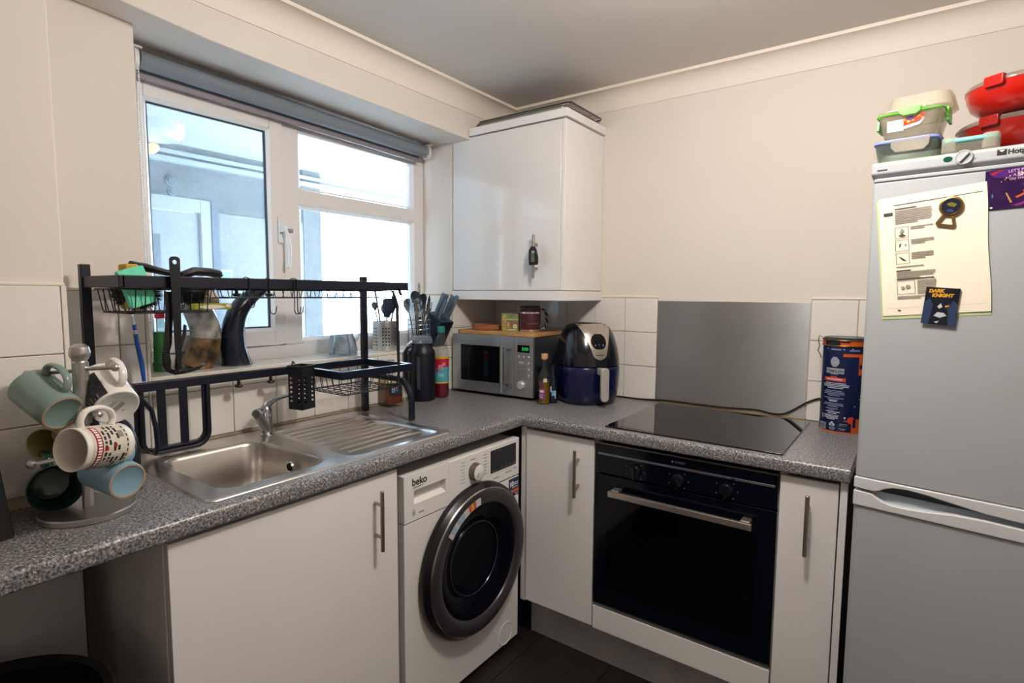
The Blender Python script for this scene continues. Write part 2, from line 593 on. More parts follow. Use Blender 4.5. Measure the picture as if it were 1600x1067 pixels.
# boxed wall tiles
BX = SIDE(.263, 0, 0)
MB().at(BX).box((YF, .89, 0), (-1.905, 1.384, .0018)).build('grout', GROUT, wall_box)
tiles(wall_box, BX, [-2.51, -2.36, -2.21, -2.06, -1.9135], [.930, 1.0815, 1.2325, 1.383])
b = MB().at(BX).box((-1.9135, .905, 0), (-1.903, 1.384, .008)).box((YF, 1.383, 0), (-1.905, 1.390, .0075))
b.build('tile_trim', TRIMP, wall_box, bevel=.002)

# ------------------------------------------------------------------ window
XW = -.19                                # inner face of the frame
b = MB()
def bar(y0, y1, z0, z1, x1=XW, x0=XW - .055): b.box((x0, y0, z0), (x1, y1, z1))
b.hexa([(XW - .055, RY0, 2.0), (XW - .003, RY0, 2.0), (XW - .003, RY1, 1.985), (XW - .055, RY1, 1.985), (XW - .055, RY0, 2.12), (XW - .003, RY0, 2.12), (XW - .003, RY1, 2.09), (XW - .055, RY1, 2.09)])
bar(RY0, RY0 + .05, 1.1145, 2.08)
bar(RY1 - .064, RY1, 1.1145, 2.07)
bar(RY0 + .05, RY1 - .064, 1.1145, 1.168)
bar(-1.089, -1.018, 1.168, 2.06)
bar(-1.018, RY1 - .064, 1.716, 1.777)
bar(-1.018, RY1 - .064, 1.160, 1.180)
win = struct(b.build('window_1', UPVC, bevel=.004))
win['label'] = 'white plastic window with one opening casement and two fixed lights over the sink'
# glazing beads: sloping inner edges round each pane
def bead(name, y0, y1, z0, z1, par, x=XW, w_=.012, d=.016, nm=UPVC):
    b = MB()
    o = [(x, y0, z0), (x, y1, z0), (x, y1, z1), (x, y0, z1)]
    i = [(x - d, y0 + w_, z0 + w_), (x - d, y1 - w_, z0 + w_), (x - d, y1 - w_, z1 - w_), (x - d, y0 + w_, z1 - w_)]
    j = [(x - d - .006, p[1], p[2]) for p in i]
    b.loft([o, i, j], cap0=False, cap1=False)
    return b.build(name, nm, par, smooth=0)
GASK = mat('grey_gasket', '3d4650', .6)
bead('glazing_bead', -1.018, RY1 - .064, 1.777, 2.005, win)
bead('glazing_bead', -1.018, RY1 - .064, 1.180, 1.716, win)
GLASS = glassy('dusty_window_glass', 'f2f8fc', .05, .02, haze=.07, hazecol='dfeaf2')
GLASSC = glassy('dustier_window_glass', 'eef5fa', .05, .02, haze=.12, hazecol='dfeaf2')
MB().box((XW - .03, -1.012, 1.787), (XW - .026, RY1 - .07, 1.998)).build('pane', GLASS, win, smooth=0)
MB().box((XW - .03, -1.012, 1.19), (XW - .026, RY1 - .07, 1.706)).build('pane', GLASS, win, smooth=0)
# the opening casement
b = MB()
XS = XW + .014
cy0, cy1, cz0, cz1 = -1.612, -1.093, 1.172, 2.035
b.box((XW - .03, cy0, cz0), (XS, cy0 + .052, cz1)).box((XW - .03, cy1 - .052, cz0), (XS, cy1, cz1))
b.box((XW - .03, cy0 + .052, cz0), (XS, cy1 - .052, cz0 + .056)).box((XW - .03, cy0 + .052, cz1 - .056), (XS, cy1 - .052, cz1))
cas = b.build('casement', UPVC, win, bevel=.004)
bead('glazing_bead', cy0 + .052, cy1 - .052, cz0 + .056, cz1 - .056, cas, x=XS)
bead('gasket', cy0 + .062, cy1 - .062, cz0 + .066, cz1 - .066, cas, x=XS - .013, w_=.005, d=.004, nm=GASK)
MB().box((XW - .022, cy0 + .06, cz0 + .066), (XW - .018, cy1 - .06, cz1 - .066)).build('pane', GLASSC, cas, smooth=0)
b = MB().box((XS, -1.124, 1.56), (XS + .012, -1.102, 1.66))
b.box((XS + .012, -1.122, 1.60), (XS + .036, -1.104, 1.63))
b.tube([(XS + .03, -1.112, 1.62), (XS + .036, -1.106, 1.59), (XS + .038, -1.100, 1.54), (XS + .036, -1.101, 1.49), (XS + .03, -1.104, 1.465)], .009, 8, flat=(.011, .007))
b.build('handle', WHITEP, cas, bevel=.002)
MB().at(axisframe((XS + .03, -1.098, 1.605), (.3, 1, .1))).lathe([(0, 0), (.008, 0), (.008, .016), (.005, .018), (0, .018)], 12).build('lock_button', GREYP, cas)

# roller blind, rolled up
bl = thing('roller_blind', 'grey roller blind rolled up at the top of the window', 'blind', (-.125, -.99, 2.0))
d = Vector((0, 1.19, -.026)).normalized()
P0 = Vector((-.125, -1.588, 2.066))
m = axisframe(P0, d)
BLF = mat('grey_blind_fabric', '7d858d', .7, bump=.1, bscale=400)
MB().at(m).lathe([(0, 0), (.026, 0), (.0265, .004), (.0265, 1.19), (.026, 1.194), (0, 1.194)], 28).build('roll', BLF, bl)
MB().hexa([(-.152, -1.584, 2.03), (-.1505, -1.584, 2.03), (-.1505, -.40, 2.006), (-.152, -.40, 2.006), (-.152, -1.584, 2.066), (-.1505, -1.584, 2.066), (-.1505, -.40, 2.04), (-.152, -.40, 2.04)]).build('fabric', BLF, bl, smooth=0)
MB().hexa([(-.156, -1.586, 2.018), (-.146, -1.586, 2.018), (-.146, -.398, 1.992), (-.156, -.398, 1.992), (-.156, -1.586, 2.036), (-.146, -1.586, 2.036), (-.146, -.398, 2.011), (-.156, -.398, 2.011)]).build('bottom_bar', mat('mauve_grey_bar', '8d858c', .5), bl, bevel=.003)
for y, z in ((-1.600, 2.064), (-.378, 2.042)):
    b = MB().at(frame((-.125, y, z), (1, 0, 0), (0, 0, 1)))
    b.prism(rrect(-.028, -.032, .028, .028, .02, 5), -.006, .006)
    b.box((-.03, .026, -.014), (.03, .032, .014))
    b.build('bracket', WHITEP, bl, bevel=.001)
b = MB()
for dx, dy in ((.0, 0), (.013, .003)):
    for k in range(120):
        z = 2.05 - k * .0075
        b.sphere((-.112 + dx, -1.602 + dy, z), .0032, 6)
    b.tube([(-.112 + dx, -1.602 + dy, 2.05), (-.112 + dx, -1.602 + dy, 1.15)], .0010, 5)
o = b.build('bead_chain', WHITEP, bl)
o['kind'] = 'stuff'

# ------------------------------------------------------------------ walkway outside
XO = -1.9
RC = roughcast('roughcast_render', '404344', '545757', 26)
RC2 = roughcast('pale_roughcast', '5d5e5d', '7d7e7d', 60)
RC3 = roughcast('parapet_render', 'd2d4d4', 'e6e6e4', 20)
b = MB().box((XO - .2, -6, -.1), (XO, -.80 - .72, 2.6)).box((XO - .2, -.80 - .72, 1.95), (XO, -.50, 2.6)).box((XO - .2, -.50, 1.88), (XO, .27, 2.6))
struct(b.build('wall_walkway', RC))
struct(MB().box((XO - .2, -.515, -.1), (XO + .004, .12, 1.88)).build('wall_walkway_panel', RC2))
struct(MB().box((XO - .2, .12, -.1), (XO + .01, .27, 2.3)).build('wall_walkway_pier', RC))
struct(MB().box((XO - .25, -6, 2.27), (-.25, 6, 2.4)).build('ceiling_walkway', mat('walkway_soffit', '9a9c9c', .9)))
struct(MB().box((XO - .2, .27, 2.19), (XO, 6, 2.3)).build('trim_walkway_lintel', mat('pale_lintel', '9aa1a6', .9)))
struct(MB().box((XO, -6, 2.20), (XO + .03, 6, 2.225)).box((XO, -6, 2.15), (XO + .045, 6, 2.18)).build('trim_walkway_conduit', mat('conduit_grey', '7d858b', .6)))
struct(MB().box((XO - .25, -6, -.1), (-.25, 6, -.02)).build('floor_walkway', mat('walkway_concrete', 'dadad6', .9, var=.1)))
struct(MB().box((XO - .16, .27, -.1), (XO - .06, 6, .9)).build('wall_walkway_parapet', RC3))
# neighbour's front door
b = MB().box((XO - .06, -1.52, -.02), (XO + .012, -1.45, 1.95)).box((XO - .06, -.61, -.02), (XO + .012, -.545, 1.95)).box((XO - .06, -1.45, 1.87), (XO + .012, -.61, 1.95))
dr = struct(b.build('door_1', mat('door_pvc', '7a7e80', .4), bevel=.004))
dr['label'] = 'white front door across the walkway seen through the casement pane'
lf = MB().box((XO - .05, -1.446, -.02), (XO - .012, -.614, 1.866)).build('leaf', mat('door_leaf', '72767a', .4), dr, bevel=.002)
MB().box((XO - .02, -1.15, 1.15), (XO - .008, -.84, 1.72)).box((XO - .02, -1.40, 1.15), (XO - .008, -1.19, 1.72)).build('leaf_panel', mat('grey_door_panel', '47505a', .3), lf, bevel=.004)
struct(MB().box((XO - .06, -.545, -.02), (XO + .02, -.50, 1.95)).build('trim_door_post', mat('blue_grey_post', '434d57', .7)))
t = thing('walkway_lamp', 'round white ceiling lamp outside above the neighbouring door', 'lamp', (-1.55, -.98, 2.27))
MB().at(Matrix.Translation((-1.55, -.98, 2.27))).lathe([(0, -.085), (.10, -.08), (.13, -.05), (.135, 0), (0, 0)], 28).build('diffuser', mat('lamp_diffuser', '9fa4a6', .4), t)
MB().at(frame((-1.62, -.98, 2.15), (1, 0, 0), (0, .8, .6))).sphere((0, 0, 0), .035, 12, (2.2, .8, .8)).build('bulb', mat('lit_bulb', 'ffb765', .4, emis=1.6), t)
t = thing('wall_boss', 'small round fixings one over the other on the walkway wall', 'fixing', (XO, -.80, 2.0))
for z, r in ((2.04, .035), (1.975, .024)):
    MB().at(SIDE(XO, -.77, z)).lathe([(0, .02), (r * .6, .02), (r * .7, .012), (r, .01), (r, 0), (0, 0)], 18).build('boss', mat('boss_grey', '434b52', .6), t)
sg = thing('walkway_sign', 'small green and white sign on the walkway wall behind the pane', 'sign', (XO, -.46, 1.48))
MB().box((XO + .004, -.55, 1.455), (XO + .012, -.425, 1.515)).build('plate', PRINTW, sg, bevel=.001)
decal('print', [(.06, .004, .121, .056, 0), (.012, .034, .04, .05, 1), (.012, .014, .05, .024, 1)], SIDE(XO + .012, -.55, 1.455), [mat('sign_green', '58c9a4', .5), mat('sign_grey', '9fb5b5', .5)], sg)

# ------------------------------------------------------------------ worktop
ZW = .905
def worktop():
    xs = [.004, .06, .264, .54, .6, 1.682]
    ys = [-3.3, -1.904, -1.735, -.972, -.6, -.004]
    bm = bmesh.new(); vv = {}
    def V(x, y):
        if (x, y) not in vv: vv[(x, y)] = bm.verts.new((x, y, ZW))
        return vv[(x, y)]
    for i in range(5):
        for j in range(5):
            x0, x1, y0, y1 = xs[i], xs[i + 1], ys[j], ys[j + 1]
            if i == 4 and j < 4: continue
            if i in (1, 2) and j == 2: continue
            if i < 2 and j == 0: continue
            bm.faces.new([V(x0, y0), V(x1, y0), V(x1, y1), V(x0, y1)])
    g = bmesh.ops.extrude_face_region(bm, geom=bm.faces[:])
    for q in g['geom']:
        if isinstance(q, bmesh.types.BMVert): q.co.z = .864
    bmesh.ops.recalc_face_normals(bm, faces=bm.faces)
    es = []
    for e in bm.edges:
        a, c = e.verts[0].co, e.verts[1].co
        if abs(a.z - c.z) > 1e-6: continue
        onx = abs(a.x - .6) < 1e-6 and abs(c.x - .6) < 1e-6 and max(a.y, c.y) < -.599
        ony = abs(a.y + .6) < 1e-6 and abs(c.y + .6) < 1e-6 and min(a.x, c.x) > .599
        if (onx or ony) and len(e.link_faces) == 2 and e.calc_face_angle(0) > .5: es.append(e)
    top = [e for e in es if e.verts[0].co.z > .9]
    bot = [e for e in es if e.verts[0].co.z < .88]
    bmesh.ops.bevel(bm, geom=top, offset=.014, segments=5, profile=.5, affect='EDGES')
    bmesh.ops.bevel(bm, geom=[e for e in bot if e.is_valid], offset=.006, segments=3, profile=.5, affect='EDGES')
    me = bpy.data.meshes.new('worktop'); bm.to_mesh(me); bm.free()
    me.materials.append(GRANITE)
    me.shade_smooth(); me.set_sharp_from_angle(angle=R(35))
    o = bpy.data.objects.new('worktop', me); C.objects.link(o)
    return tag(o, 'grey speckled L shaped worktop running under window and hob', 'worktop')
worktop()
ROOTM  # the worktop is one piece

# sealant along the back of the hob run
struct(MB().box((.9, -.009, ZW), (1.49, 0, ZW + .006)).build('trim_sealant', mat('yellowed_sealant', 'b08f5c', .6), bevel=.002))

# splashback
t = thing('splashback', 'brushed stainless steel splashback behind the black hob', 'splashback', (1.19, -.004, ZW))
MB().box((.8985, -.0065, ZW + .004), (1.4865, -.0018, 1.346)).build('plate', STEELP, t, bevel=.0008)

# ------------------------------------------------------------------ sink
t = thing('kitchen_sink', 'stainless steel inset sink with ridged drainer under the window', 'sink', (.3, -1.35, ZW))
b = MB()
sy0, sy1, sx0, sx1 = -1.752, -.955, .042, .556
zt = ZW + .0045
def mk(loop, z): return [(x, y, z) for x, y in loop]
n = 7
A0 = rrect(sx0, sy0, sx1, -1.36, .001, n); 
out = rrect(sx0 - .0, sy0 - .0, sx1, sy1, .022, n)
# rim: rolled edge then plate; the plate is a single face ring to bowl, then the drainer recess
def ringface(outer, inner):
    b.loft([mk(outer, zt), mk(inner, zt)], cap0=False, cap1=False)
bowl = rrect(.146, -1.700, .520, -1.405, .055, n)
left = rrect(sx0 + .004, sy0 + .004, sx1 - .004, -1.37, .018, n)
right = rrect(sx0 + .004, -1.37, sx1 - .004, sy1 - .004, .018, n)
def sq(x0, y0, x1, y1, rr):      # corners rounded only where rr says (x1y0, x1y1, x0y1, x0y0)
    outp = []
    for (cx, cy, a), r in zip(((x1, y0, -90), (x1, y1, 0), (x0, y1, 90), (x0, y0, 180)), rr):
        sxn = -1 if cx == x1 else 1; syn = -1 if cy == y1 else 1
        r = max(r, 1e-4)
        for i in range(n + 1):
            th = R(a + 90 * i / n)
            outp.append((cx + sxn * r + r * math.cos(th), cy + syn * r + r * math.sin(th)))
    return outp
left = sq(sx0 + .004, sy0 + .004, sx1 - .004, -1.37, (.018, 0, 0, .018))
right = sq(sx0 + .004, -1.37, sx1 - .004, sy1 - .004, (0, .018, .018, 0))
ringface(left, bowl)
drn = rrect(.098, -1.345, .535, -.985, .03, n)
ringface(right, drn)
ins = lambda l, d, r: l
# rolled outer edge
b.loft([mk(rrect(sx0 - .004, sy0 - .004, sx1 + .004, sy1 + .004, .024, n), ZW + .0003), mk(rrect(sx0 - .001, sy0 - .001, sx1 + .001, sy1 + .001, .022, n), ZW + .004), mk(rrect(sx0 + .003, sy0 + .003, sx1 - .003, sy1 - .003, .019, n), ZW + .0048), mk(rrect(sx0 + .007, sy0 + .007, sx1 - .007, sy1 - .007, .016, n), zt)], cap0=False, cap1=False)
b.build('rim', SINKM, t, smooth=40)
b = MB()
def off(d, r): return rrect(.146 + d, -1.700 + d, .520 - d, -1.405 - d, r, n)
b.loft([mk(off(0, .055), zt), mk(off(.004, .053), zt - .003), mk(off(.009, .05), zt - .012), mk(off(.016, .05), zt - .10), mk(off(.022, .05), zt - .142), mk(off(.035, .05), zt - .158), mk(off(.065, .05), zt - .164), mk(rrect(.28, -1.60, .38, -1.50, .049, n), zt - .168), mk(rrect(.305, -1.575, .355, -1.525, .024, n), zt - .170)], cap0=False)
b.build('bowl', SINKM, t, smooth=60)
b = MB().at(frame((.36, -1.428, .868), (1, 0, 0), (0, 0, 1)))
b.lathe([(0, .002), (.007, .003), (.015, .005), (.016, 0), (.014, 0)], 18)
b.build('overflow', CHROME, t)
MB().at(frame((.36, -1.4285, .868), (1, 0, 0), (0, 0, 1))).lathe([(0, .0065), (.011, .0062), (.0115, .002)], 14).build('overflow_hole', DARK, t)
MB().at(Matrix.Translation((.33, -1.55, zt - .1695))).lathe([(.034, 0), (.033, .003), (.024, .004), (.02, -.002), (0, -.002)], 24, cap=False).build('waste', CHROME, t)
b = MB()
b.loft([mk(drn, zt), mk(rrect(.101, -1.342, .532, -.988, .028, n), zt - .0015), mk(rrect(.106, -1.337, .527, -.993, .025, n), zt - .004)], cap0=False)
b.build('drainer', SINKM, t, smooth=50)
for k in range(9):
    x = .135 + k * .043
    y1 = -1.02 if k % 2 == 0 else -1.03
    y0 = -1.315
    b = MB()
    pts = [(x, y0 + (y1 - y0) * i / 8, zt - .0052 + .0038 * math.sin(PI * min(1, max(0, i / 8)) * .5 + .4)) for i in range(9)]
    b.tube(pts, .006, 8, rad=[.002] + [.006] * 7 + [.002], flat=(.0046, .0060))
    b.build('ridge', SINKM, t)

# mixer tap
t = thing('mixer_tap', 'chrome single lever mixer tap behind the sink bowl', 'tap', (.112, -1.357, zt))
b = MB().at(Matrix.Translation((.112, -1.357, zt)))
b.lathe([(0, 0), (.023, 0), (.0235, .004), (.021, .007), (.0188, .010), (.0185, .060), (.0178, .0608), (.0178, .0622), (.0188, .063), (.0185, .080), (.0165, .090), (.010, .097), (0, .099)], 28)
b.build('body', mat('tap_chrome', 'b9bcc0', .2, 1), t)
b = MB()
b.tube([(.115, -1.361, zt + .016), (.134, -1.382, zt + .045), (.155, -1.406, zt + .072), (.166, -1.419, zt + .086)], .015, 14, rad=[.0155, .015, .0142, .0135], flat=(.0135, .015))
b.at(axisframe((.152, -1.398, zt + .086), (.66, -.75, .04))).lathe([(0, 0), (.0135, 0), (.0142, .003), (.0142, .018), (.0152, .020), (.0152, .034), (.013, .037), (.011, .034), (0, .034)], 20)
b.build('spout', mat('tap_chrome', 'b9bcc0', .2, 1), t)
b = MB()
b.tube([(.118, -1.362, zt + .086), (.108, -1.345, zt + .100), (.106, -1.318, zt + .111), (.108, -1.288, zt + .116), (.110, -1.262, zt + .116)], .010, 10, rad=[.014, .012, .009, .008, .006], flat=(.0055, .0115))
b.sphere((.110, -1.256, zt + .116), .0055, 10)
b.build('lever', mat('tap_chrome', 'b9bcc0', .2, 1), t)

# ------------------------------------------------------------------ base units
def bar_handle(par, M, L):
    """bar handle on a face: local x right, y up, z out; bar centred"""
    b = MB().at(M @ frame((0, 0, .031), (1, 0, 0), (0, 0, -1)))
    b.lathe([(0, -L / 2), (.0052, -L / 2), (.006, -L / 2 + .001), (.006, L / 2 - .001), (.0052, L / 2), (0, L / 2)], 14)
    for s in (-1, 1):
        b.at(M @ Matrix.Translation((0, s * L * .27, 0))).lathe([(0, 0), (.005, 0), (.005, .028), (0, .028)], 10)
    return b.build('handle', HANDLE, par)
DZ0, DZ1 = .160, .851
# under the sink
t = thing('sink_cabinet', 'white base cabinet with one wide door under the sink', 'cabinet', (.3, -1.53, 0))
b = MB().box((.06, -1.848, .15), (.559, -1.83, .863)).box((.06, -1.236, .15), (.559, -1.218, .863)).box((.06, -1.83, .15), (.559, -1.236, .168)).box((.06, -1.83, .15), (.078, -1.236, .70))
b.build('carcass', CAB, t, smooth=0, bevel=.001)
dd = MB().box((.562, -1.846, .152), (.581, -1.221, DZ1)).build('door', CAB, t, bevel=.0018)
bar_handle(dd, SIDE(.581, -1.3055, .726), .176)
MB().box((.50, -1.848, .0), (.516, -1.218, .149)).build('plinth', PLINTH, t, bevel=.001)

# corner and hob run units
def hob_door(t, x0, x1, z0=DZ0, z1=DZ1, hx=None, hz=.725):
    d = MB().box((x0, -.581, z0), (x1, -.562, z1)).build('door', CAB, t, bevel=.0018)
    if hx: bar_handle(d, FRONT(hx, -.581, hz), .176)
    return d
t = thing('corner_cabinet', 'white corner base cabinet with a narrow door beside the washing machine', 'cabinet', (.75, -.3, 0))
b = MB().box((.606, -.559, .15), (.622, -.06, .863)).box((.888, -.559, .15), (.904, -.06, .863)).box((.622, -.559, .15), (.888, -.06, .168)).box((.580, -.575, .15), (.6055, -.559, .863))
b.build('carcass', CAB, t, smooth=0, bevel=.001)
hob_door(t, .608, .901, hx=.839)
t = thing('oven_housing', 'white oven housing with a filler panel below the black oven', 'cabinet', (1.205, -.3, 0))
b = MB().box((.9045, -.559, .15), (.9085, -.06, .863)).box((1.503, -.559, .15), (1.507, -.06, .863)).box((.9085, -.559, .15), (1.503, -.06, .166)).box((.9085, -.08, .166), (1.503, -.064, .84)).box((.9085, -.559, .247), (1.503, -.06, .255))
b.build('carcass', CAB, t, smooth=0)
MB().box((.907, -.581, .155), (1.503, -.562, .242)).build('filler_panel', CAB, t, bevel=.0018)
t = thing('end_cabinet', 'narrow white base cabinet at the end of the run beside the fridge', 'cabinet', (1.59, -.3, 0))
b = MB().box((1.5075, -.559, .15), (1.523, -.06, .863)).box((1.523, -.559, .15), (1.658, -.06, .168)).box((1.523, -.08, .168), (1.658, -.062, .86))
b.build('carcass', CAB, t, smooth=0, bevel=.001)
hob_door(t, 1.509, 1.657, hx=1.585)
MB().box((1.6605, -.583, .0), (1.6785, -.03, .863)).build('end_panel', CAB, t, bevel=.001)
MB().box((1.6787, -.575, .0), (1.6797, -.035, .860)).build('gap_shade', mat('painted_gap_shade', '1c1a18', .9), t, smooth=0)  # thin dark sheet painting in the shade of the gap beside the fridge
struct(MB().box((.60, -.525, 0), (1.66, -.508, .150)).build('trim_plinth', PLINTH, bevel=.001))
# wall panel left of the sink unit stays open; the pedal bin stands there

# ------------------------------------------------------------------ washing machine
t = thing('washing_machine', 'white front loading washing machine with dark grey porthole', 'washing machine', (.3, -.905, 0))
WX = .590
y0, y1 = -1.204, -.607
b = MB()
b.box((.03, y0, .02), (WX - .03, y1, .80))
for yy in (y0 + .05, y1 - .05):
    for xx in (.07, WX - .08):
        b.at(Matrix.Translation((xx, yy, 0))).lathe([(0, 0), (.02, 0), (.02, .02), (0, .02)], 12).at(Matrix.Identity(4))
b.build('body', WHITEP, t, bevel=.004)
MB().box((.04, y0 + .002, .8005), (WX - .002, y1 - .002, .820)).build('lid', WHITEP, t, bevel=.005)
WY, WZ = -.882, .448                # porthole centre
def holed(yr0, yr1, z0, z1, r, x0, x1, cyy, czz, nn=64):
    """front panel with a round hole"""
    b = MB()
    circ = [(cyy + r * math.cos(2 * PI * k / nn), czz + r * math.sin(2 * PI * k / nn)) for k in range(nn)]
    rect = []
    for yv, zv in circ:
        dy, dz = yv - cyy, zv - czz
        tt = min(((yr1 if dy > 0 else yr0) - cyy) / dy if abs(dy) > 1e-9 else 1e9, ((z1 if dz > 0 else z0) - czz) / dz if abs(dz) > 1e-9 else 1e9)
        rect.append((cyy + dy * tt, czz + dz * tt))
    # square the corners
    for cy_, cz_ in ((yr0, z0), (yr0, z1), (yr1, z0), (yr1, z1)):
        k = min(range(nn), key=lambda i: (rect[i][0] - cy_) ** 2 + (rect[i][1] - cz_) ** 2)
        rect[k] = (cy_, cz_)
    b.loft([[(x0, p, q) for p, q in rect], [(x1, p, q) for p, q in rect], [(x1, p, q) for p, q in circ], [(x0, p, q) for p, q in circ]], cap0=False, cap1=False)
    return b
b = holed(y0, y1, .022, .672, .222, WX - .03, WX, WY, WZ)
b.build('front_panel', WHITEP, t, bevel=.003)
b = MB()
# control panel with the drawer at its left
b.box((WX - .03, -1.008, .676), (WX + .002, y1, .822))
cp = b.build('control_panel', WHITEP, t, bevel=.004)
b = MB()
dy0, dy1, dz0, dz1 = -1.164, -1.022, .727, .771
b.box((WX - .03, y0, .676), (WX + .002, -1.010, dz0)).box((WX - .03, y0, dz1), (WX + .002, -1.010, .822)).box((WX - .03, y0, dz0), (WX + .002, dy0, dz1)).box((WX - .03, dy1, dz0), (WX + .002, -1.010, dz1)).box((WX - .03, dy0, dz0), (WX - .018, dy1, dz1))
b.hexa([(WX - .018, dy0, dz0), (WX + .001, dy0, dz0), (WX + .001, dy1, dz0), (WX - .018, dy1, dz0), (WX - .018, dy0, dz0 + .010), (WX + .001, dy0, dz0 + .001), (WX + .001, dy1, dz0 + .001), (WX - .018, dy1, dz0 + .010)])
dw = b.build('detergent_drawer', WHITEP, t, bevel=.001)
text('beko', .032, SIDE(WX + .002, -1.172, .786), mat('logo_dark', '26262a', .4), t, bold=.0008)
decal('print', [([(-1.168, .778), (-1.130, .7795), (-1.130, .7815), (-1.168, .780)], 0), (-1.165, .694, -1.160, .702, 1), (-1.146, .694, -1.122, .698, 1)], SIDE(WX + .002, 0, 0), [PRINTK, mat('print_blue', '6d86a8', .5)], t)
text('8', .026, SIDE(WX + .002, -1.172, .692), mat('print_blue2', '5c7393', .5), t)
kb = MB().at(axisframe((WX + .002, -.877, .757), (1, 0, 0)))
kb.lathe([(0, 0), (.031, 0), (.0315, .003), (.0285, .022), (.0285, .023)], 36)
kn = kb.build('programme_knob', mat('knob_grey', '6f6a66', .25, .6), t)
MB().at(axisframe((WX + .002, -.877, .757), (1, 0, 0))).lathe([(.0285, .0225), (.027, .0235), (0, .024)], 36).build('knob_face', WHITEP, kn)
decal('print', [(-.019, -.0012, -.004, .0012, 0)], axisframe((WX + .0264, -.877, .757), (1, 0, 0), (0, .7, .7)), [PRINTK], kn)
it = []
random.seed(3)
for k in range(7):
    for s in (-1, 1):
        z = .80 - k * .0115
        ww = .016 + random.random() * .012
        yy = -.877 + s * .048 - (ww if s < 0 else 0) + (.004 if k in (2, 3, 4) else 0) * s
        it.append((yy, z, yy + ww, z + .0022, 0 if s > 0 else 1))
for k, (ya, yb, z) in enumerate([(-.77, -.735, .698), (-.70, -.66, .702), (-.645, -.625, .706), (-.90, -.87, .800), (-.89, -.85, .705)]):
    it.append((ya, z, yb, z + .003, 0))
for k in range(4):
    it.append((-.745 + k * .026, .713, -.741 + k * .026, .7155, 0))
decal('print', it, SIDE(WX + .002, 0, 0), [PRINTG, mat('print_blue3', '8ea0bd', .5)], t)
ds = MB().box((WX + .001, -.786, .722), (WX + .0034, -.630, .806)).build('display', mat('display_navy', '0b0f1c', .12), t, bevel=.001)
it = [(.006 + k * .006, .003, .0085 + k * .006, .006 + (k % 3) * .0025, 0) for k in range(6)] + [(.05 + k * .013, .003, .053 + k * .013, .008 + (k % 2) * .008, 0) for k in range(8)] + [(.018 + k * .01, .074, .0195 + k * .01, .079, 0) for k in range(5)]
decal('print', it, SIDE(WX + .0034, -.786, .722), [PRINTG], ds)
st = MB().box((WX + .0002, -.672, .598), (WX + .0012, y1 + .0, .668)).build('sticker', mat('sticker_navy', '1b2c4f', .35), t, smooth=0)
decal('print', [(.0, .014, .065, .026, 0), (.030, .050, .060, .053, 1), (.030, .043, .060, .046, 1), (.02, .033, .058, .0355, 1), (.040, .006, .06, .009, 1)], SIDE(WX + .0012, -.672, .598), [mat('sticker_orange', 'c8673a', .4), PRINTW], st)
text('10', .026, SIDE(WX + .0013, -.668, .638), PRINTW, t, bold=.0012)
# door
DA = axisframe((WX, WY, WZ), (1, 0, 0), (0, 1, 0))
GREYD = mat('porthole_graphite', '4a484c', .28, .55)
b = MB().at(DA)
b.lathe([(.2515, .042), (.2495, .044), (.236, .048), (.205, .046), (.199, .038), (.197, .02)], 72, cap=False)
pd = b.build('porthole_door', GREYD, t, smooth=50)
MB().at(DA).lathe([(.2535, .0405), (.2595, .0338), (.264, .029), (.268, .024), (.270, .012), (.265, .004), (.24, .0015), (.222, .0015)], 72, cap=False).build('door_side', mat('porthole_black', '101114', .3), pd, smooth=50)
MB().at(DA).lathe([(.258, .0345), (.2535, .0405), (.2500, .0442), (.2485, .0425)], 72, cap=False).build('chrome_ring', mat('satin_chrome', 'a9a6a3', .25, 1), pd)
b = MB().at(DA)
b.lathe([(.199, .036), (.19, .034), (.165, .028), (.14, .016), (.13, .006), (.12, .004), (0, .004)], 64, cap=False)
b.build('porthole_glass', mat('smoked_glass', '080b14', .06, spec=.05), pd, smooth=50)
b = MB().at(DA)
b.tube([(.128 * math.cos(a), .128 * math.sin(a), .0105) for a in [2 * PI * i / 48 for i in range(48)]], .0025, 6, closed=True)
b.build('glass_ring', mat('ring_grey', '3a3d46', .2, .5), pd)
b = MB().at(DA)
vs = []; nn = 14
lt = []
for i in range(nn + 1):
    a = R(94 + 46 * i / nn)
    lt.append((a,))
for i in range(nn):
    a0, a1 = lt[i][0], lt[i + 1][0]
    b.mi = 0 if i < 7 else (1 if i < 9 else 0)
    b.mi = [0, 0, 1, 2, 1, 0, 0, 3, 3, 3, 0, 3, 3, 0][i]
    b.add([(r * math.cos(a), r * math.sin(a), .0485) for r, a in ((.206, a0), (.232, a0), (.232, a1), (.206, a1))], [(0, 1, 2, 3)])
b.build('label_print', [mat('sticker_white', 'c9c7c4', .4), mat('sticker_red', 'c05a48', .4), mat('sticker_yellow', 'd6a23e', .4), mat('sticker_blue', '9fb2c9', .4)], pd, smooth=0)
b = MB().at(axisframe((WX, -.688, .066), (1, 0, 0)))
b.lathe([(.044, 0), (.044, .0025), (.041, .0025), (.040, .0008), (0, .0008)], 32, cap=False)
b.build('filter_cover', WHITEP, t)

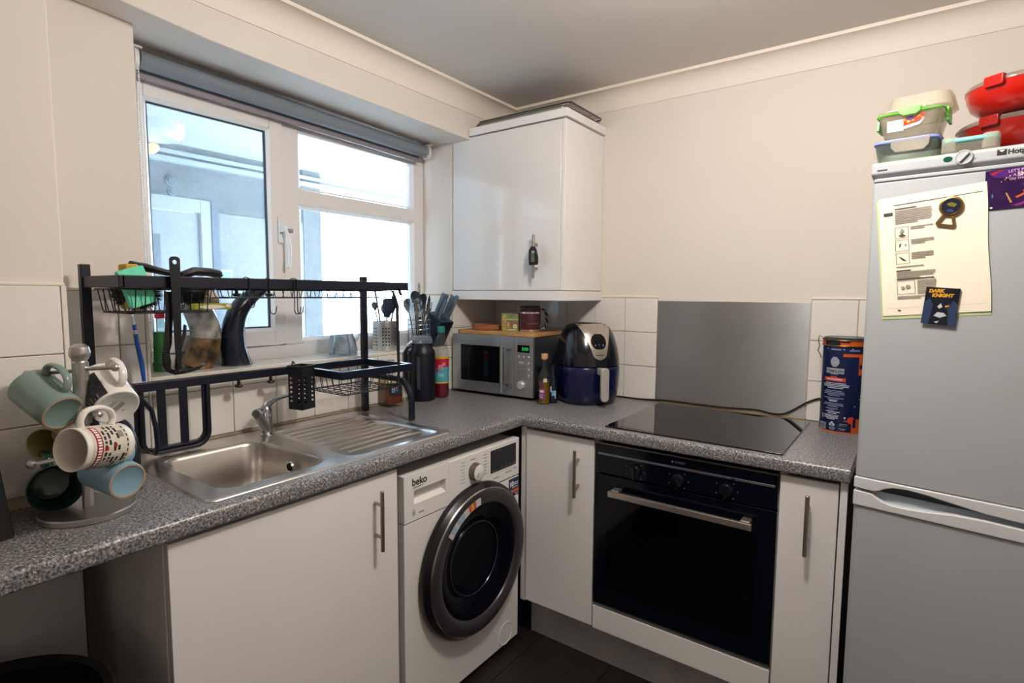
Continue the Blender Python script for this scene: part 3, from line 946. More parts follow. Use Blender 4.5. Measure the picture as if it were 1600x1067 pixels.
# ------------------------------------------------------------------ oven
t = thing('built_in_oven', 'black glass built in oven with a long steel handle under the hob', 'oven', (1.205, -.3, .256))
OY = -.576
MB().box((.915, -.555, .257), (1.497, -.09, .842)).build('cavity_box', DARK, t, smooth=0)
MB().box((.9075, OY - .006, .742), (1.504, -.556, .846)).build('control_panel', OVENG, t, bevel=.0015)
MB().box((.9075, OY - .006, .2585), (1.504, -.556, .7365)).build('oven_door', OVENG, t, bevel=.0015)
odoor = [c for c in t.children if c.name.startswith('oven_door')][0]
MB().box((.918, OY - .0085, .808), (1.496, OY - .0055, .8155)).build('trim_strip', mat('dull_steel', '8c8b90', .3, .9), t, bevel=.0008)
MB().box((.909, OY - .004, .8465), (1.503, OY + .012, .8495)).build('top_trim', mat('dull_steel', '8c8b90', .3, .9), t)
for x, a in ((1.059, 0), (1.208, 40), (1.359, 10)):
    k = MB().at(frame((x, OY - .006, .773), (1, 0, 0), (0, 0, 1)))
    k.lathe([(0, 0), (.021, 0), (.0215, .002), (.0195, .012), (.018, .014), (0, .0145)], 24)
    k.at(frame((x, OY - .006, .773), (math.cos(R(a)), 0, math.sin(R(a))), (-math.sin(R(a)), 0, math.cos(R(a)))))
    k.box((-.0045, -.019, .013), (.0045, .019, .024))
    k.build('control_knob', mat('gloss_black_knob', '14161d', .12), t, bevel=.0008)
it = []
for x in (1.059, 1.208, 1.359):
    for k in range(7):
        a = R(-60 + 300 * k / 6)
        cx, cz = x + .034 * math.sin(a), .773 + .030 * math.cos(a)
        if cz < .800: it.append((cx - .0018, cz - .0018, cx + .0018, cz + .0018, 0))
it += [(1.185, .8275, 1.191, .8335, 0), (1.372, .809, 1.384, .8145, 1)]
decal('print', it, FRONT(0, OY - .006, 0), [mat('oven_print', '5d626e', .5), DARK], t, d=.0028)
text('INDeSIT'.upper(), .010, FRONT(1.194, OY - .006, .8268), mat('oven_print', '5d626e', .5), t)
hb = MB()
hb.box((.978, OY - .050, .677), (1.444, OY - .036, .697))
hb.box((.985, OY - .037, .690), (1.012, OY - .005, .700)).box((1.410, OY - .037, .690), (1.437, OY - .005, .700))
hb.build('handle', mat('oven_handle_steel', 'c5bcb3', .3, .9), odoor, bevel=.0015)
decal('print', [(.955, .32, 1.455, .655, 0)], FRONT(0, OY - .006, 0), [mat('oven_window', '020307', .06, spec=.4)], odoor, d=.0004)
MB().box((.909, OY - .007, .2545), (1.503, OY + .006, .2575)).build('lower_trim', mat('dull_steel', '8c8b90', .3, .9), t)

# ------------------------------------------------------------------ hob
t = thing('ceramic_hob', 'black glass hob set flat into the worktop before the splashback', 'hob', (1.22, -.32, ZW))
b = MB().prism(rrect(.937, -.572, 1.510, -.052, .004, 3), ZW + .0004, ZW + .0058)
b.build('glass_plate', BLACKG, t, bevel=.001)
# ------------------------------------------------------------------ wall cabinet
t = thing('wall_cabinet', 'white gloss wall cabinet hanging in the corner above the microwave', 'cabinet', (.31, -.17, 1.345))
b = MB()
b.box((.008, -.312, 1.386), (.026, -.012, 2.084)).box((.026, -.312, 1.386), (.600, -.012, 1.402)).box((.026, -.312, 2.068), (.600, -.012, 2.084)).box((.026, -.03, 1.402), (.600, -.012, 2.068)).box((.585, -.312, 1.402), (.600, -.03, 2.068))
b.build('carcass', CAB, t, smooth=0)
wd = MB().box((.006, -.336, 1.388), (.600, -.316, 2.083)).build('door', CABG, t, bevel=.0025)
bar_handle(wd, FRONT(.487, -.336, 1.529), .182)
MB().box((.6015, -.335, 1.388), (.6195, -.002, 2.083)).build('end_panel', CAB, t, bevel=.002)
b = MB()
b.box((.005, -.342, 1.344), (.6255, -.322, 1.385)).box((.6055, -.322, 1.344), (.6255, -.002, 1.385))
b.build('pelmet', CAB, t, bevel=.002)
b = MB().box((.113, -.348, 2.0855), (.632, -.328, 2.119)).box((.612, -.328, 2.0855), (.632, -.002, 2.119)).box((.113, -.328, 2.0855), (.612, -.01, 2.092))
b.build('cornice', CAB, t, bevel=.002)
# oven trays on top
tr = thing('grill_pan', 'grey metal oven tray lying on top of the wall cabinet', 'tray', (.36, -.17, 2.092))
b = MB()
def trl(d, z): return [(x, y, z) for x, y in rrect(.135 - d, -.30 - d, .585 + d, -.035 + d, .025, 4)]
b.loft([trl(0, 2.122), trl(.004, 2.145), trl(.012, 2.147), trl(.012, 2.144), trl(.006, 2.142), trl(.002, 2.1205)], cap0=False, cap1=False)
b.loft([trl(0, 2.122), trl(-.05, 2.1215)], cap0=False)
b.build('pan', mat('grey_enamel_tray', '94948d', .35, .5), tr, smooth=50)
MB().box((.15, -.27, 2.0922), (.57, -.06, 2.1205)).build('stacked_pan', mat('dark_enamel_tray', '55544f', .4, .5), tr, bevel=.006)
rk = thing('oven_rack', 'wire oven shelf resting on the tray above the wall cabinet', 'rack', (.36, -.17, 2.147))
b = MB()
b.tube([(x, y, 2.1495) for x, y in rrect(.14, -.315, .625, -.025, .02, 3)], .0028, 6, closed=True)
b.build('frame', mat('rack_wire', '5c5b59', .3, .9), rk)
for k in range(16):
    y = -.30 + .26 * k / 15
    MB().tube([(.142, y, 2.1535), (.624, y, 2.1535)], .0016, 5).build('wire', mat('rack_wire', '5c5b59', .3, .9), rk)

# ------------------------------------------------------------------ fridge freezer (stands turned a little towards the room)
FM = Matrix.Translation((1.70, -.66, 0)) @ Matrix.Rotation(R(-8), 4, 'Z')
t = thing('fridge_freezer', 'tall white fridge freezer with papers and magnets on its upper door', 'fridge', M=FM, world=False)
FW = .545
b = MB().box((.004, .035, .03), (FW - .004, .56, 1.655))
for u in (.05, FW - .05):
    for v in (.08, .50):
        b.at(Matrix.Translation((u, v, 0))).lathe([(0, 0), (.02, 0), (.02, .03), (0, .03)], 12).at(Matrix.Identity(4))
b.build('body', FRIDGE, t, bevel=.004)
b = MB().at(frame((0, 0, 0), (0, 1, 0), (0, 0, 1)))
b.prism([(.035, 1.656), (.004, 1.667), (-.002, 1.671), (-.002, 1.694), (.004, 1.699), (.565, 1.699), (.565, 1.656)], -.008, FW + .008)
top = b.build('top_panel', FRIDGE, t, bevel=.004, seg=3)
def slab(z0, z1, nm, u0=-.004, u1=FW + .004):
    b = MB()
    b.loft([[(u, v, z0) for u, v in rrect(u0, 0, u1, .033, .012, 4)], [(u, v, z1) for u, v in rrect(u0, 0, u1, .033, .012, 4)]])
    return b.build(nm, FRIDGE, t, smooth=40, bevel=.0025)
ud = slab(.909, 1.650, 'fridge_door')
slab(1.652, 1.661, 'door_cap')
fd = slab(.06, .831, 'freezer_door')
b = MB().at(FRONT(0, .031, 0))
b.prism([(-.004, .9075), (-.004, .879), (.040, .877), (.052, .881), (.062, .888), (.08, .895), (.11, .8975), (.15, .8945), (.20, .887), (.26, .879), (.33, .876), (FW + .004, .8755), (FW + .004, .9075)], 0, .036)
b.build('handle_trim', mat('fridge_trim', 'd3d5d7', .35), ud, smooth=30, bevel=.003)
b = MB().at(FRONT(0, .031, 0))
b.prism([(-.004, .8325), (FW + .004, .8325), (FW + .004, .862), (.40, .862), (.33, .863), (.26, .8645), (.20, .862), (.15, .855), (.11, .8515), (.08, .8515), (.062, .855), (.048, .862), (.036, .870), (-.004, .872)], 0, .036)
b.build('handle_trim', mat('fridge_trim', 'd3d5d7', .35), fd, smooth=30, bevel=.003)
MB().hexa([(-.002, .006, .84), (FW, .006, .84), (FW, .034, .84), (-.002, .034, .84), (-.002, .022, .873), (FW, .022, .873), (FW, .034, .873), (-.002, .034, .873)]).build('finger_scoop', mat('fridge_scoop', 'a9b6c2', .35), fd, bevel=.001)
MB().box((0, .026, .873), (FW, .036, .8995)).build('door_seal', mat('seal_grey', '33383f', .6), t, smooth=0)
FF = lambda u, z, v=-.002: FRONT(u, v, z)
decal('print', [([(.142 + .0085 * math.cos(2 * PI * k / 20), 1.6855 + .0065 * math.sin(2 * PI * k / 20)) for k in range(20)], 0), (.005, 1.6775, .026, 1.681, 1), (.227, 1.6795, .243, 1.692, 1), ([(.230, 1.6905), (.235, 1.686), (.240, 1.6905)], 2), (.157, 1.676, .160, 1.679, 1), (.189, 1.679, .193, 1.680, 1)], FF(0, 0), [mat('led_green', '0f4a36', .2), PRINTK, PRINTW], top, d=.0005)
text('Hotpoint', .0142, FF(.2445, 1.6805, -.0025), PRINTK, top, bold=.0004)
b = MB().at(FF(.171, 1.685))
b.lathe([(0, 0), (.0165, 0), (.0165, .004), (.0145, .0052), (.0135, .004), (0, .004)], 26)
b.at(FF(.171, 1.685) @ Matrix.Rotation(R(-40), 4, 'Z')).box((-.0022, -.0125, .003), (.0022, .0125, .0095))
b.build('thermostat_dial', FRIDGE, top, bevel=.0006)

def fthing(name, label, cat, u, z, v=0, rot=0, group=None):
    return thing(name, label, cat, M=FM @ FRONT(u, v, z) @ Matrix.Rotation(R(rot), 4, 'Z'), world=False, group=group)
# papers; local x right, y up, z towards the viewer
PAPER = mat('cream_paper', 'eee4d0', .8, var=.03, vscale=10)
GREENP = mat('pale_green_paper', 'b9c894', .8)
def sheet(m, w_, h_, z0, wav, nm, par, seed=0):
    random.seed(seed)
    n_, k_ = 10, 12
    vs = []; fs = []
    for i in range(n_ + 1):
        for j in range(k_ + 1):
            x, y = w_ * i / n_, h_ * j / k_
            vs.append((x + .0012 * math.sin(9 * y / h_) * (i == n_), y, z0 + wav * (.5 + .5 * math.sin(5 * x / w_ + 2 * y / h_ + seed)) * (.4 + .6 * i / n_)))
    for i in range(n_):
        for j in range(k_):
            fs.append((i * (k_ + 1) + j, (i + 1) * (k_ + 1) + j, (i + 1) * (k_ + 1) + j + 1, i * (k_ + 1) + j + 1))
    return MB().add(vs, fs).build(nm, m, par, smooth=80)
gp = fthing('green_sheet', 'pale green sheet showing round the edges of the page on the fridge', 'paper', .034, 1.314, -.0003, 5.3)
o = sheet(GREENP, .206, .290, .0004, .001, 'page', gp, 1)
pg = fthing('instruction_page', 'cream printed instruction page with small diagrams held on the fridge', 'paper', .0365, 1.323, -.0022, 5.0)
sheet(PAPER, .2025, .287, .0002, .0012, 'page', pg, 2)
random.seed(11)
it = []
def lines(x0, x1, y, n_, dy=.0042, h=.0022, c=1, last=.6):
    for k in range(n_):
        it.append((x0, y - k * dy, x0 + (x1 - x0) * (last if k == n_ - 1 else .93 + random.random() * .07), y - k * dy + h, c))
it.append((.030, .266, .196, .2675, 0))
it.append((.0095, .243, .028, .2505, 0))
it.append((.032, .2555, .075, .2578, 0))
lines(.032, .106, .2505, 8)
for k, y in enumerate((.186, .155, .124)):
    it += [(.031, y, .058, y + .0008, 0), (.031, y + .026, .058, y + .0268, 0), (.031, y, .0318, y + .0268, 0), (.0573, y, .058, y + .0268, 0)]
    lines(.062, .107, y + .023, (2, 3, 4)[k])
it += [([(.037, .192), (.046, .196), (.053, .191), (.045, .189)], 0), ([(.040, .198), (.045, .209), (.050, .203), (.046, .197)], 1)]
it += [([(.038, .166), (.040, .173), (.043, .174), (.040, .165)], 0), ([(.049, .168), (.052, .171), (.053, .167)], 0)]
it += [([(.036, .143), (.043, .139), (.053, .130), (.044, .133)], 0)]
lines(.031, .085, .116, 1, last=1)
it.append((.031, .1065, .060, .109, 0))
lines(.031, .108, .1025, 4)
it.append((.031, .0855, .104, .088, 0))
y = .051
it += [(.031, y, .067, y + .0008, 0), (.031, y + .031, .067, y + .0318, 0), (.031, y, .0318, y + .0318, 0), (.0663, y, .067, y + .0318, 0)]
it += [([(.043 + .004 * math.cos(a), .066 + .004 * math.sin(a)) for a in [2 * PI * k / 10 for k in range(10)]], 1), ([(.053 + .005 * math.cos(a), .068 + .005 * math.sin(a)) for a in [2 * PI * k / 10 for k in range(10)]], 1)]
lines(.071, .108, .080, 8)
lines(.031, .108, .044, 2)
it.append((.006, .018, .196, .0184, 1)); it.append((.031, .011, .037, .0135, 0))
decal('print', it, Matrix.Identity(4), [mat('ink_dark', '43403c', .8), mat('ink_grey', '918b80', .8)], pg, d=.0016)

op = fthing('bottle_opener', 'round brass bottle opener magnet pinning the printed page', 'magnet', .155, 1.578, -.0045, -12)
b = MB()
b.lathe([(0, 0), (.0225, 0), (.023, .002), (.022, .005), (.0185, .006), (.0175, .0042), (0, .0042)], 36)
b.loft([[(x, y, z) for x, y in ((-.010, -.018), (.010, -.018), (.019, -.040), (.016, -.046), (-.016, -.046), (-.019, -.040))] for z in (0, .0045)] + [[(x, y, z) for x, y in ((-.006, -.022), (.006, -.022), (.013, -.039), (.011, -.0405), (-.011, -.0405), (-.013, -.039))] for z in (.0045, 0)], cap0=False, cap1=False)
b.build('opener_frame', mat('antique_brass', '8f7444', .3, .9), op, smooth=40)
it = [([(.0172 * math.cos(2 * PI * k / 24), .0172 * math.sin(2 * PI * k / 24)) for k in range(24)], 0), ([(-.010, .004), (-.002, .009), (.010, .006), (.006, -.001), (-.004, .000)], 1), ([(-.008, -.010), (.002, -.006), (.009, -.011), (.0, -.014)], 2)]
decal('enamel_print', it, Matrix.Identity(4), [mat('enamel_dark', '1e2030', .15), mat('enamel_olive', '6e6a2c', .2), mat('enamel_blue', '3a3f78', .2)], op, d=.0044)

mg = fthing('purple_magnet', 'square purple magnet with pale lettering on the fridge door', 'magnet', .2125, 1.5625, 0, 1.5)
MB().box((0, 0, 0), (.086, .086, .003)).build('plate', mat('magnet_purple', '2c1040', .2, var=.35, vscale=28), mg, bevel=.0006)
it = [([(.004, .082), (.030, .0855), (.086, .0855), (.086, .060), (.040, .066), (.014, .070)], 0), ([(.008, .079), (.022, .084), (.030, .083), (.020, .079), (.014, .074)], 1), ([(.050, .024), (.064, .031), (.062, .038), (.068, .034), (.064, .026), (.054, .021)], 2), ([(.0345, .034), (.0365, .0345), (.046, .013), (.043, .012)], 3), (.012, .026, .014, .034, 4), (.010, .003, .014, .006, 5), ([(.06, .05), (.086, .058), (.086, .030), (.07, .036)], 0), ([(.046, .006), (.072, .016), (.080, .013), (.056, .004)], 6)]
for k in range(7):
    x, y = .026 + .006 * (k % 3) + k * .002, .058 + (k * 7 % 5) * .0035
    it.append((x, y, x + .002, y + .002, (3, 5, 6)[k % 3]))
decal('print', it, Matrix.Identity(4), [mat('pm_violet', '4a2068', .2), mat('pm_red', 'a02030', .2), mat('pm_orange', 'b8502c', .2), mat('pm_ochre', 'b98a3c', .2), mat('pm_teal', '3c7a78', .2), PRINTW, mat('pm_magenta', '7a2a78', .2)], mg, d=.0031)
PK = mat('pm_pink', 'd9b7c4', .4)
text("LET'S PUT", .0082, Matrix.Translation((.038, .0765, .0033)) @ Matrix.Rotation(R(3), 4, 'Z'), PK, mg)
text('A', .0075, Matrix.Translation((.046, .0685, .0033)), PK, mg)
text('SMILE', .0115, Matrix.Translation((.053, .0675, .0033)) @ Matrix.Rotation(R(3), 4, 'Z'), PK, mg, bold=.0004)
text('ON THAT FACE', .0066, Matrix.Translation((.040, .0605, .0033)) @ Matrix.Rotation(R(1), 4, 'Z'), PK, mg)

mg = fthing('dark_magnet', 'dark blue magnet with yellow lettering at the foot of the page', 'magnet', .1135, 1.3095, -.0055, -4.5)
MB().box((0, 0, 0), (.0635, .086, .003)).build('plate', mat('magnet_navy', '141826', .2, var=.4, vscale=40), mg, bevel=.0006)
it = [([(.0, .0), (.014, .0), (.018, .045), (.010, .060), (.0, .050)], 0), ([(.063, .0), (.050, .0), (.046, .040), (.054, .058), (.063, .050)], 0), ([(.022, .020), (.034, .016), (.046, .022), (.040, .028), (.028, .029)], 1), ([(.026, .042), (.032, .050), (.036, .041), (.030, .037)], 1), ([(.040, .045), (.048, .047), (.047, .043), (.041, .041)], 2), ([(.024, .006), (.034, .009), (.030, .003)], 1)]
decal('print', it, Matrix.Identity(4), [mat('dm_blue', '2b3b58', .25), mat('dm_white', 'b9bcc2', .3), mat('dm_yellow', 'd19a2a', .3)], mg, d=.0031)
DY = mat('dm_yellow', 'd19a2a', .3)
text('DARK', .0105, Matrix.Translation((.006, .0735, .0034)) @ Matrix.Rotation(R(3), 4, 'Z'), DY, mg, bold=.0007, shear=.15)
text('KNIGHT', .0105, Matrix.Translation((.013, .0635, .0034)) @ Matrix.Rotation(R(3), 4, 'Z'), DY, mg, bold=.0007, shear=.15)

# ------------------------------------------------------------------ boxes on top of the fridge
CLEARP = glassy('clear_plastic', 'f1efe8', .06, .08, haze=.22, hazecol='f0ebde')
FROST = glassy('frosted_plastic', 'f3efe6', .06, .2, haze=.42, hazecol='ece6da')
GLASSB = glassy('box_glass', 'e4ece6', .14, .02, haze=.10, hazecol='d5ddd0')
GREENC = mat('lime_plastic', '58c02c', .3)
def ft(name, label, u, v, z, group=None, cat='food box', rot=0):
    return thing(name, label, cat, M=FM @ Matrix.Translation((u, v, z)) @ Matrix.Rotation(R(rot), 4, 'Z'), world=False, group=group)
def tub(par, name, m, w0, d0, w1, d1, h, r=.02, z0=0, wall=.002):
    """open tub, base w0 x d0, mouth w1 x d1, centred"""
    def lp(w_, d_, z, rr=r): return [(x, y, z) for x, y in rrect(-w_ / 2, -d_ / 2, w_ / 2, d_ / 2, rr, 5)]
    b = MB()
    b.loft([lp(w0 - .012, d0 - .012, z0), lp(w0, d0, z0 + .006), lp(w1, d1, z0 + h), lp(w1 - 2 * wall, d1 - 2 * wall, z0 + h), lp(w0 - 2 * wall, d0 - 2 * wall, z0 + .008), lp(w0 - .02, d0 - .02, z0 + .003)])
    return b.build(name, m, par, smooth=50)
def lid(par, name, m, w_, d_, z, h, r=.02):
    def lp(e, zz): return [(x, y, zz) for x, y in rrect(-w_ / 2 - e, -d_ / 2 - e, w_ / 2 + e, d_ / 2 + e, r, 5)]
    return MB().loft([lp(.002, z), lp(.004, z + h * .3), lp(.003, z + h), lp(-.008, z + h), lp(-.014, z + h * .6)]).build(name, m, par, smooth=50)
# glass box with blue seal
t = ft('glass_food_box', 'glass food box with a blue seal, lowest of the left stack on the fridge', .052, .105, 1.699)
tub(t, 'tub', GLASSB, .118, .128, .132, .142, .050, .022)
lid(t, 'lid', mat('blue_seal', '7f92d4', .35), .130, .140, .050, .008, .024)
def clip(par, m, x0, x1, y, z0, z1, th=.005):
    b = MB()
    b.loft([[(a, y + c, zz) for a, c in ((x0 + e, 0), (x1 - e, 0), (x1 - e, -th), (x0 + e, -th))] for e, zz in ((.012, z0), (.002, z0 + (z1 - z0) * .35), (0, z1 - .002), (.002, z1))])
    return b.build('clip', m, par, bevel=.0015)
clip(t, FROST, -.030, .050, -.0715, .026, .057)
MB().box((-.05, -.055, .004), (.05, .055, .012)).build('base_print', mat('box_green_tint', 'c7d49a', .6), t, smooth=0)
# green clip box
t = ft('clip_lid_box', 'clear food box with lime green clips and a fruit sticker', .056, .105, 1.758)
tub(t, 'tub', CLEARP, .106, .118, .128, .140, .060, .018)
lid(t, 'lid', CLEARP, .128, .140, .060, .009, .02)
b = MB().tube([(x, y, .0605) for x, y in rrect(-.0675, -.0735, .0675, .0735, .02, 5)], .0022, 6, closed=True)
b.build('seal', GREENC, t)
clip(t, GREENC, -.022, .026, -.073, .052, .071)
for s in (-1, 1):
    MB().hexa([(s * .068, -.03, .036), (s * .074, -.03, .036), (s * .074, .03, .036), (s * .068, .03, .036), (s * .066, -.028, .069), (s * .073, -.028, .069), (s * .073, .028, .069), (s * .066, .028, .069)]).build('clip', GREENC, t, bevel=.0015)
lm = frame((-.044, -.0636, .026), (1, 0, 0), (0, -.13, .99))
it = [(0, -.006, .034, .020, 0), (.003, .013, .012, .0145, 1), (.003, .007, .018, .0085, 2), (.003, -.003, .026, .001, 2), ([(.031, .002), (.070, .014), (.078, .024), (.040, .020)], 1)]
random.seed(5)
for k in range(16):
    x = .036 + random.random() * .036; y = .008 + (x - .03) * .22 + random.random() * .010
    it.append(([(x + .004 * math.cos(a), y + .0034 * math.sin(a)) for a in [2 * PI * q / 8 for q in range(8)]], (1, 3, 4, 1)[k % 4]))
it += [([(.031, .003), (.066, .009), (.074, .018), (.074, .014), (.066, .003), (.036, -.003)], 0), ([(.047 + .009 * math.cos(a), .020 + .005 * math.sin(a)) for a in [2 * PI * q / 12 for q in range(12)]], 5)]
decal('print', it, lm, [PRINTW, mat('fruit_red', 'd0331f', .4), mat('fruit_blue', '8fbcd6', .4), mat('fruit_orange', 'e08024', .4), mat('fruit_yellow', 'ddb52c', .4), mat('fruit_violet', '5b2a7c', .4)], t, d=.0012)
# clear lid-like box, upside down on top
t = ft('frosted_food_box', 'frosted food box lying upside down on top of the left stack', .068, .125, 1.828, rot=-2)
tub(t, 'tub', FROST, .142, .118, .124, .102, .040, .03)
MB().box((-.03, -.0605, .004), (.02, -.058, .012)).build('clip', mat('lime_plastic_pale', '86c966', .4), t, bevel=.001)
# teal clip box
t = ft('teal_clip_box', 'small clear box with teal seal at the front edge of the fridge top', .176, .058, 1.699)
tub(t, 'tub', CLEARP, .084, .052, .094, .060, .030, .014)
lid(t, 'lid', mat('teal_seal', '86cdd0', .35), .094, .060, .028, .009, .016)
for s in (-1, 1):
    b = MB().loft([[(x, y, z) for x, y in rrect(-.0515 if s < 0 else .022, -.0345, -.022 if s < 0 else .0515, .024, .008, 3)] for z in (.006, .041)])
    b.build('end_clip', FROST, t, bevel=.003)
t = ft('green_tub', 'dark green round tub between the glass box and the teal box', .133, .212, 1.699)
MB().at(Matrix.Translation((0, 0, 0))).lathe([(0, 0), (.021, 0), (.024, .006), (.025, .056), (.023, .058), (.020, .050), (0, .050)], 28).build('tub', mat('dark_lime', '2f7a1e', .35), t)
REDP = mat('red_plastic', 'b3180f', .22, coat=.3)
REDD = mat('dark_red_plastic', '86120c', .25, coat=.2)
LIDM = glassy('smoky_lid', 'd9cfc6', .08, .1, haze=.45, hazecol='c9bdb4')
def redbowl(name, label, m, u, v, z, r, h, tilt):
    t = thing(name, label, 'bowl', M=FM @ Matrix.Translation((u, v, z)) @ Matrix.Rotation(R(tilt), 4, 'Y'), world=False)
    b = MB().lathe([(0, 0), (r * .62, 0), (r * .70, .004), (r * .90, h * .38), (r * .97, h * .7), (r, h), (r * .975, h), (r * .94, h * .68), (r * .6, .005), (0, .005)], 56)
    b.build('bowl', m, t, smooth=50)
    MB().lathe([(r * 1.005, h * .98), (r * 1.01, h + .004), (r * .97, h + .010), (r * .80, h + .016), (0, h + .018)], 56).build('lid', LIDM, t, smooth=50)
    for a in (-118, 62):
        c_, s_ = math.cos(R(a)), math.sin(R(a))
        fm = frame((c_ * r * 1.0, s_ * r * 1.0, h - .012), (-s_, c_, 0), (0, 0, 1))
        MB().at(fm).loft([[(x, y, zz) for x, y in rrect(-.02, 0, .02, .024, .004, 3)] for zz in (-.006, .008)]).build('clasp', m, t, bevel=.002)
    fm = frame((r * .99, -.0, h - .012), (0, 1, 0), (0, 0, 1))
    MB().at(fm).loft([[(x, y, zz) for x, y in rrect(-.026, -.004, .026, .012, .005, 3)] for zz in (-.004, .040)]).build('handle', m, t, bevel=.002)
redbowl('lower_red_bowl', 'dark red microwave bowl standing on the fridge under another', REDD, .270, .222, 1.700, .140, .080, 0)
redbowl('upper_red_bowl', 'bright red microwave bowl with clear lid, upper of the two', REDP, .264, .178, 1.801, .117, .062, 0)

# ------------------------------------------------------------------ microwave and what stands on it
MM = Matrix.Translation((.027, -.362, ZW)) @ Matrix.Rotation(R(2.43), 4, 'Z')
MWS = mat('microwave_steel', 'b4b9be', .3, .85, aniso=(3, 30, 60), bscale=20)
t = thing('microwave', 'steel microwave oven with dark window in the corner of the worktop', 'microwave', M=MM, world=False)
MB().box((.002, .012, .014), (.446, .335, .276)).build('body', mat('microwave_case', '62666d', .35, .8), t, bevel=.004)
b = MB()
for x in (.05, .39):
    for y in (.05, .28):
        b.at(Matrix.Translation((x, y, 0))).lathe([(0, 0), (.014, 0), (.015, .015), (0, .015)], 12)
b.build('feet', BLACKP, t)
b = MB()
b.box((0, 0, .014), (.349, .013, .062)).box((0, 0, .230), (.349, .013, .278)).box((0, 0, .062), (.047, .013, .230)).box((.294, 0, .062), (.349, .013, .230))
dr = b.build('door', MWS, t, bevel=.001)
MB().box((.045, .003, .060), (.296, .012, .232)).build('door_window', mat('microwave_glass', '0a0c12', .08, spec=.5), dr, smooth=0)
b = MB()
b.tube([(.305, -.034, .030), (.305, -.034, .250)], .0075, 12)
b.box((.300, -.034, .060), (.338, -.026, .069)).box((.300, -.034, .216), (.338, -.026, .225)).box((.330, -.034, .060), (.338, .002, .069)).box((.330, -.034, .216), (.338, .002, .225))
b.build('handle', mat('handle_satin', 'b9bbbd', .25, .9), dr)
cp = MB().box((.351, 0, .014), (.449, .013, .278)).build('control_panel', MWS, t, bevel=.001)
PF = lambda x, z: frame((x, -.0005, z), (1, 0, 0), (0, 0, 1))
MB().box((.368, -.001, .211), (.430, .001, .244)).build('display', mat('display_black', '07090b', .1), cp, smooth=0)
text('0:00', .020, PF(.391, .2205) @ Matrix.Translation((0, 0, .001)), mat('display_green', '1fae4a', .5, emis=.9), cp)
b = MB()
for x, z in ((.373, .191), (.400, .191), (.426, .191), (.426, .165), (.427, .137), (.427, .110)):
    b.at(PF(x, z)).lathe([(0, .003), (.0048, .003), (.0055, .0015), (.0055, 0), (0, 0)], 12)
b.at(PF(.387, .165)).prism(rrect(-.011, -.005, .011, .005, .0045, 4), 0, .0025)
b.build('buttons', mat('silver_button', 'cfd0cf', .25, .5), cp)
MB().at(PF(.391, .066)).lathe([(0, 0), (.019, 0), (.0195, .004), (.0165, .016), (.014, .018), (0, .0185)], 26).build('dial', mat('silver_button', 'cfd0cf', .25, .5), cp)
decal('print', [(.370, .147, .412, .1485, 0)] + [(.366 + .013 * k, .128 - .011 * j, .375 + .013 * k, .130 - .011 * j, 0) for k in range(4) for j in range(4)] + [(.332, .045, .338, .05, 0)], PF(0, 0), [mat('mw_print', '55585d', .5)], cp)
WOOD = grain('beech_board', 'a77a48', 'c79c66', (2, 14, 14), 9, .5)
o = MB().at(MM).prism(rrect(.012, .010, .450, .315, .025, 5), .2785, .297).build('chopping_board', WOOD, None, bevel=.003)
tag(o, 'wooden chopping board lying on top of the microwave', 'chopping board')
ZB = ZW + .297
TERRA = mat('terracotta', 'a0643f', .6, var=.1, vscale=15)
o = MB().at(Matrix.Translation((.150, -.250, ZB))).lathe([(0, 0), (.068, 0), (.074, .004), (.0765, .019), (.079, .020), (.080, .025), (.076, .026), (.071, .010), (0, .008)], 40).build('saucer', TERRA, None)
tag(o, 'brown terracotta plant saucer at the left end of the chopping board', 'saucer')
BOXM = Matrix.Translation((.262, -.288, ZB)) @ Matrix.Rotation(R(14), 4, 'Z')
t = thing('tea_box', 'small green and yellow tea box on the chopping board beside the mug', 'box', M=BOXM, world=False)
MB().box((0, 0, 0), (.083, .058, .081)).build('carton', mat('tea_green', '7f8a4e', .5), t, bevel=.001)
it = [(0, .062, .083, .081, 1), (.0, .0, .022, .064, 2), (.022, .050, .083, .061, 3), (.022, .052, .083, .055, 4), (.024, .010, .083, .049, 5), (.0, .0, .083, .010, 3), (.026, .004, .07, .008, 4),
      ([(.067 + .010 * math.cos(a), .022 + .010 * math.sin(a)) for a in [2 * PI * q / 14 for q in range(14)]], 4), ([(.067 + .003 * math.cos(a), .022 + .003 * math.sin(a)) for a in [2 * PI * q / 8 for q in range(8)]], 0),
      ([(.004, .066), (.018, .078), (.024, .070), (.014, .062)], 6), ([(.004, .004), (.016, .012), (.020, .003)], 6), (.040, .066, .066, .072, 7), (.004, .018, .016, .022, 8), (.004, .030, .018, .034, 8), (.004, .042, .016, .046, 8), (.028, .015, .04, .04, 2), (.044, .02, .052, .044, 8)]
decal('print', it, frame((0, 0, 0), (1, 0, 0), (0, 0, 1)), [mat('tea_dark', '4a5230', .5), mat('tea_sage', '8d9468', .5), mat('tea_tan', 'b89c5e', .5), mat('tea_lime', '79a03a', .5), mat('tea_cream', 'd9d3a0', .5), mat('tea_mauve', '8c7062', .5), mat('tea_yellow', 'c4b23a', .5), mat('tea_grey', '6d7458', .5), mat('tea_brown', '8a5f3c', .5)], t)
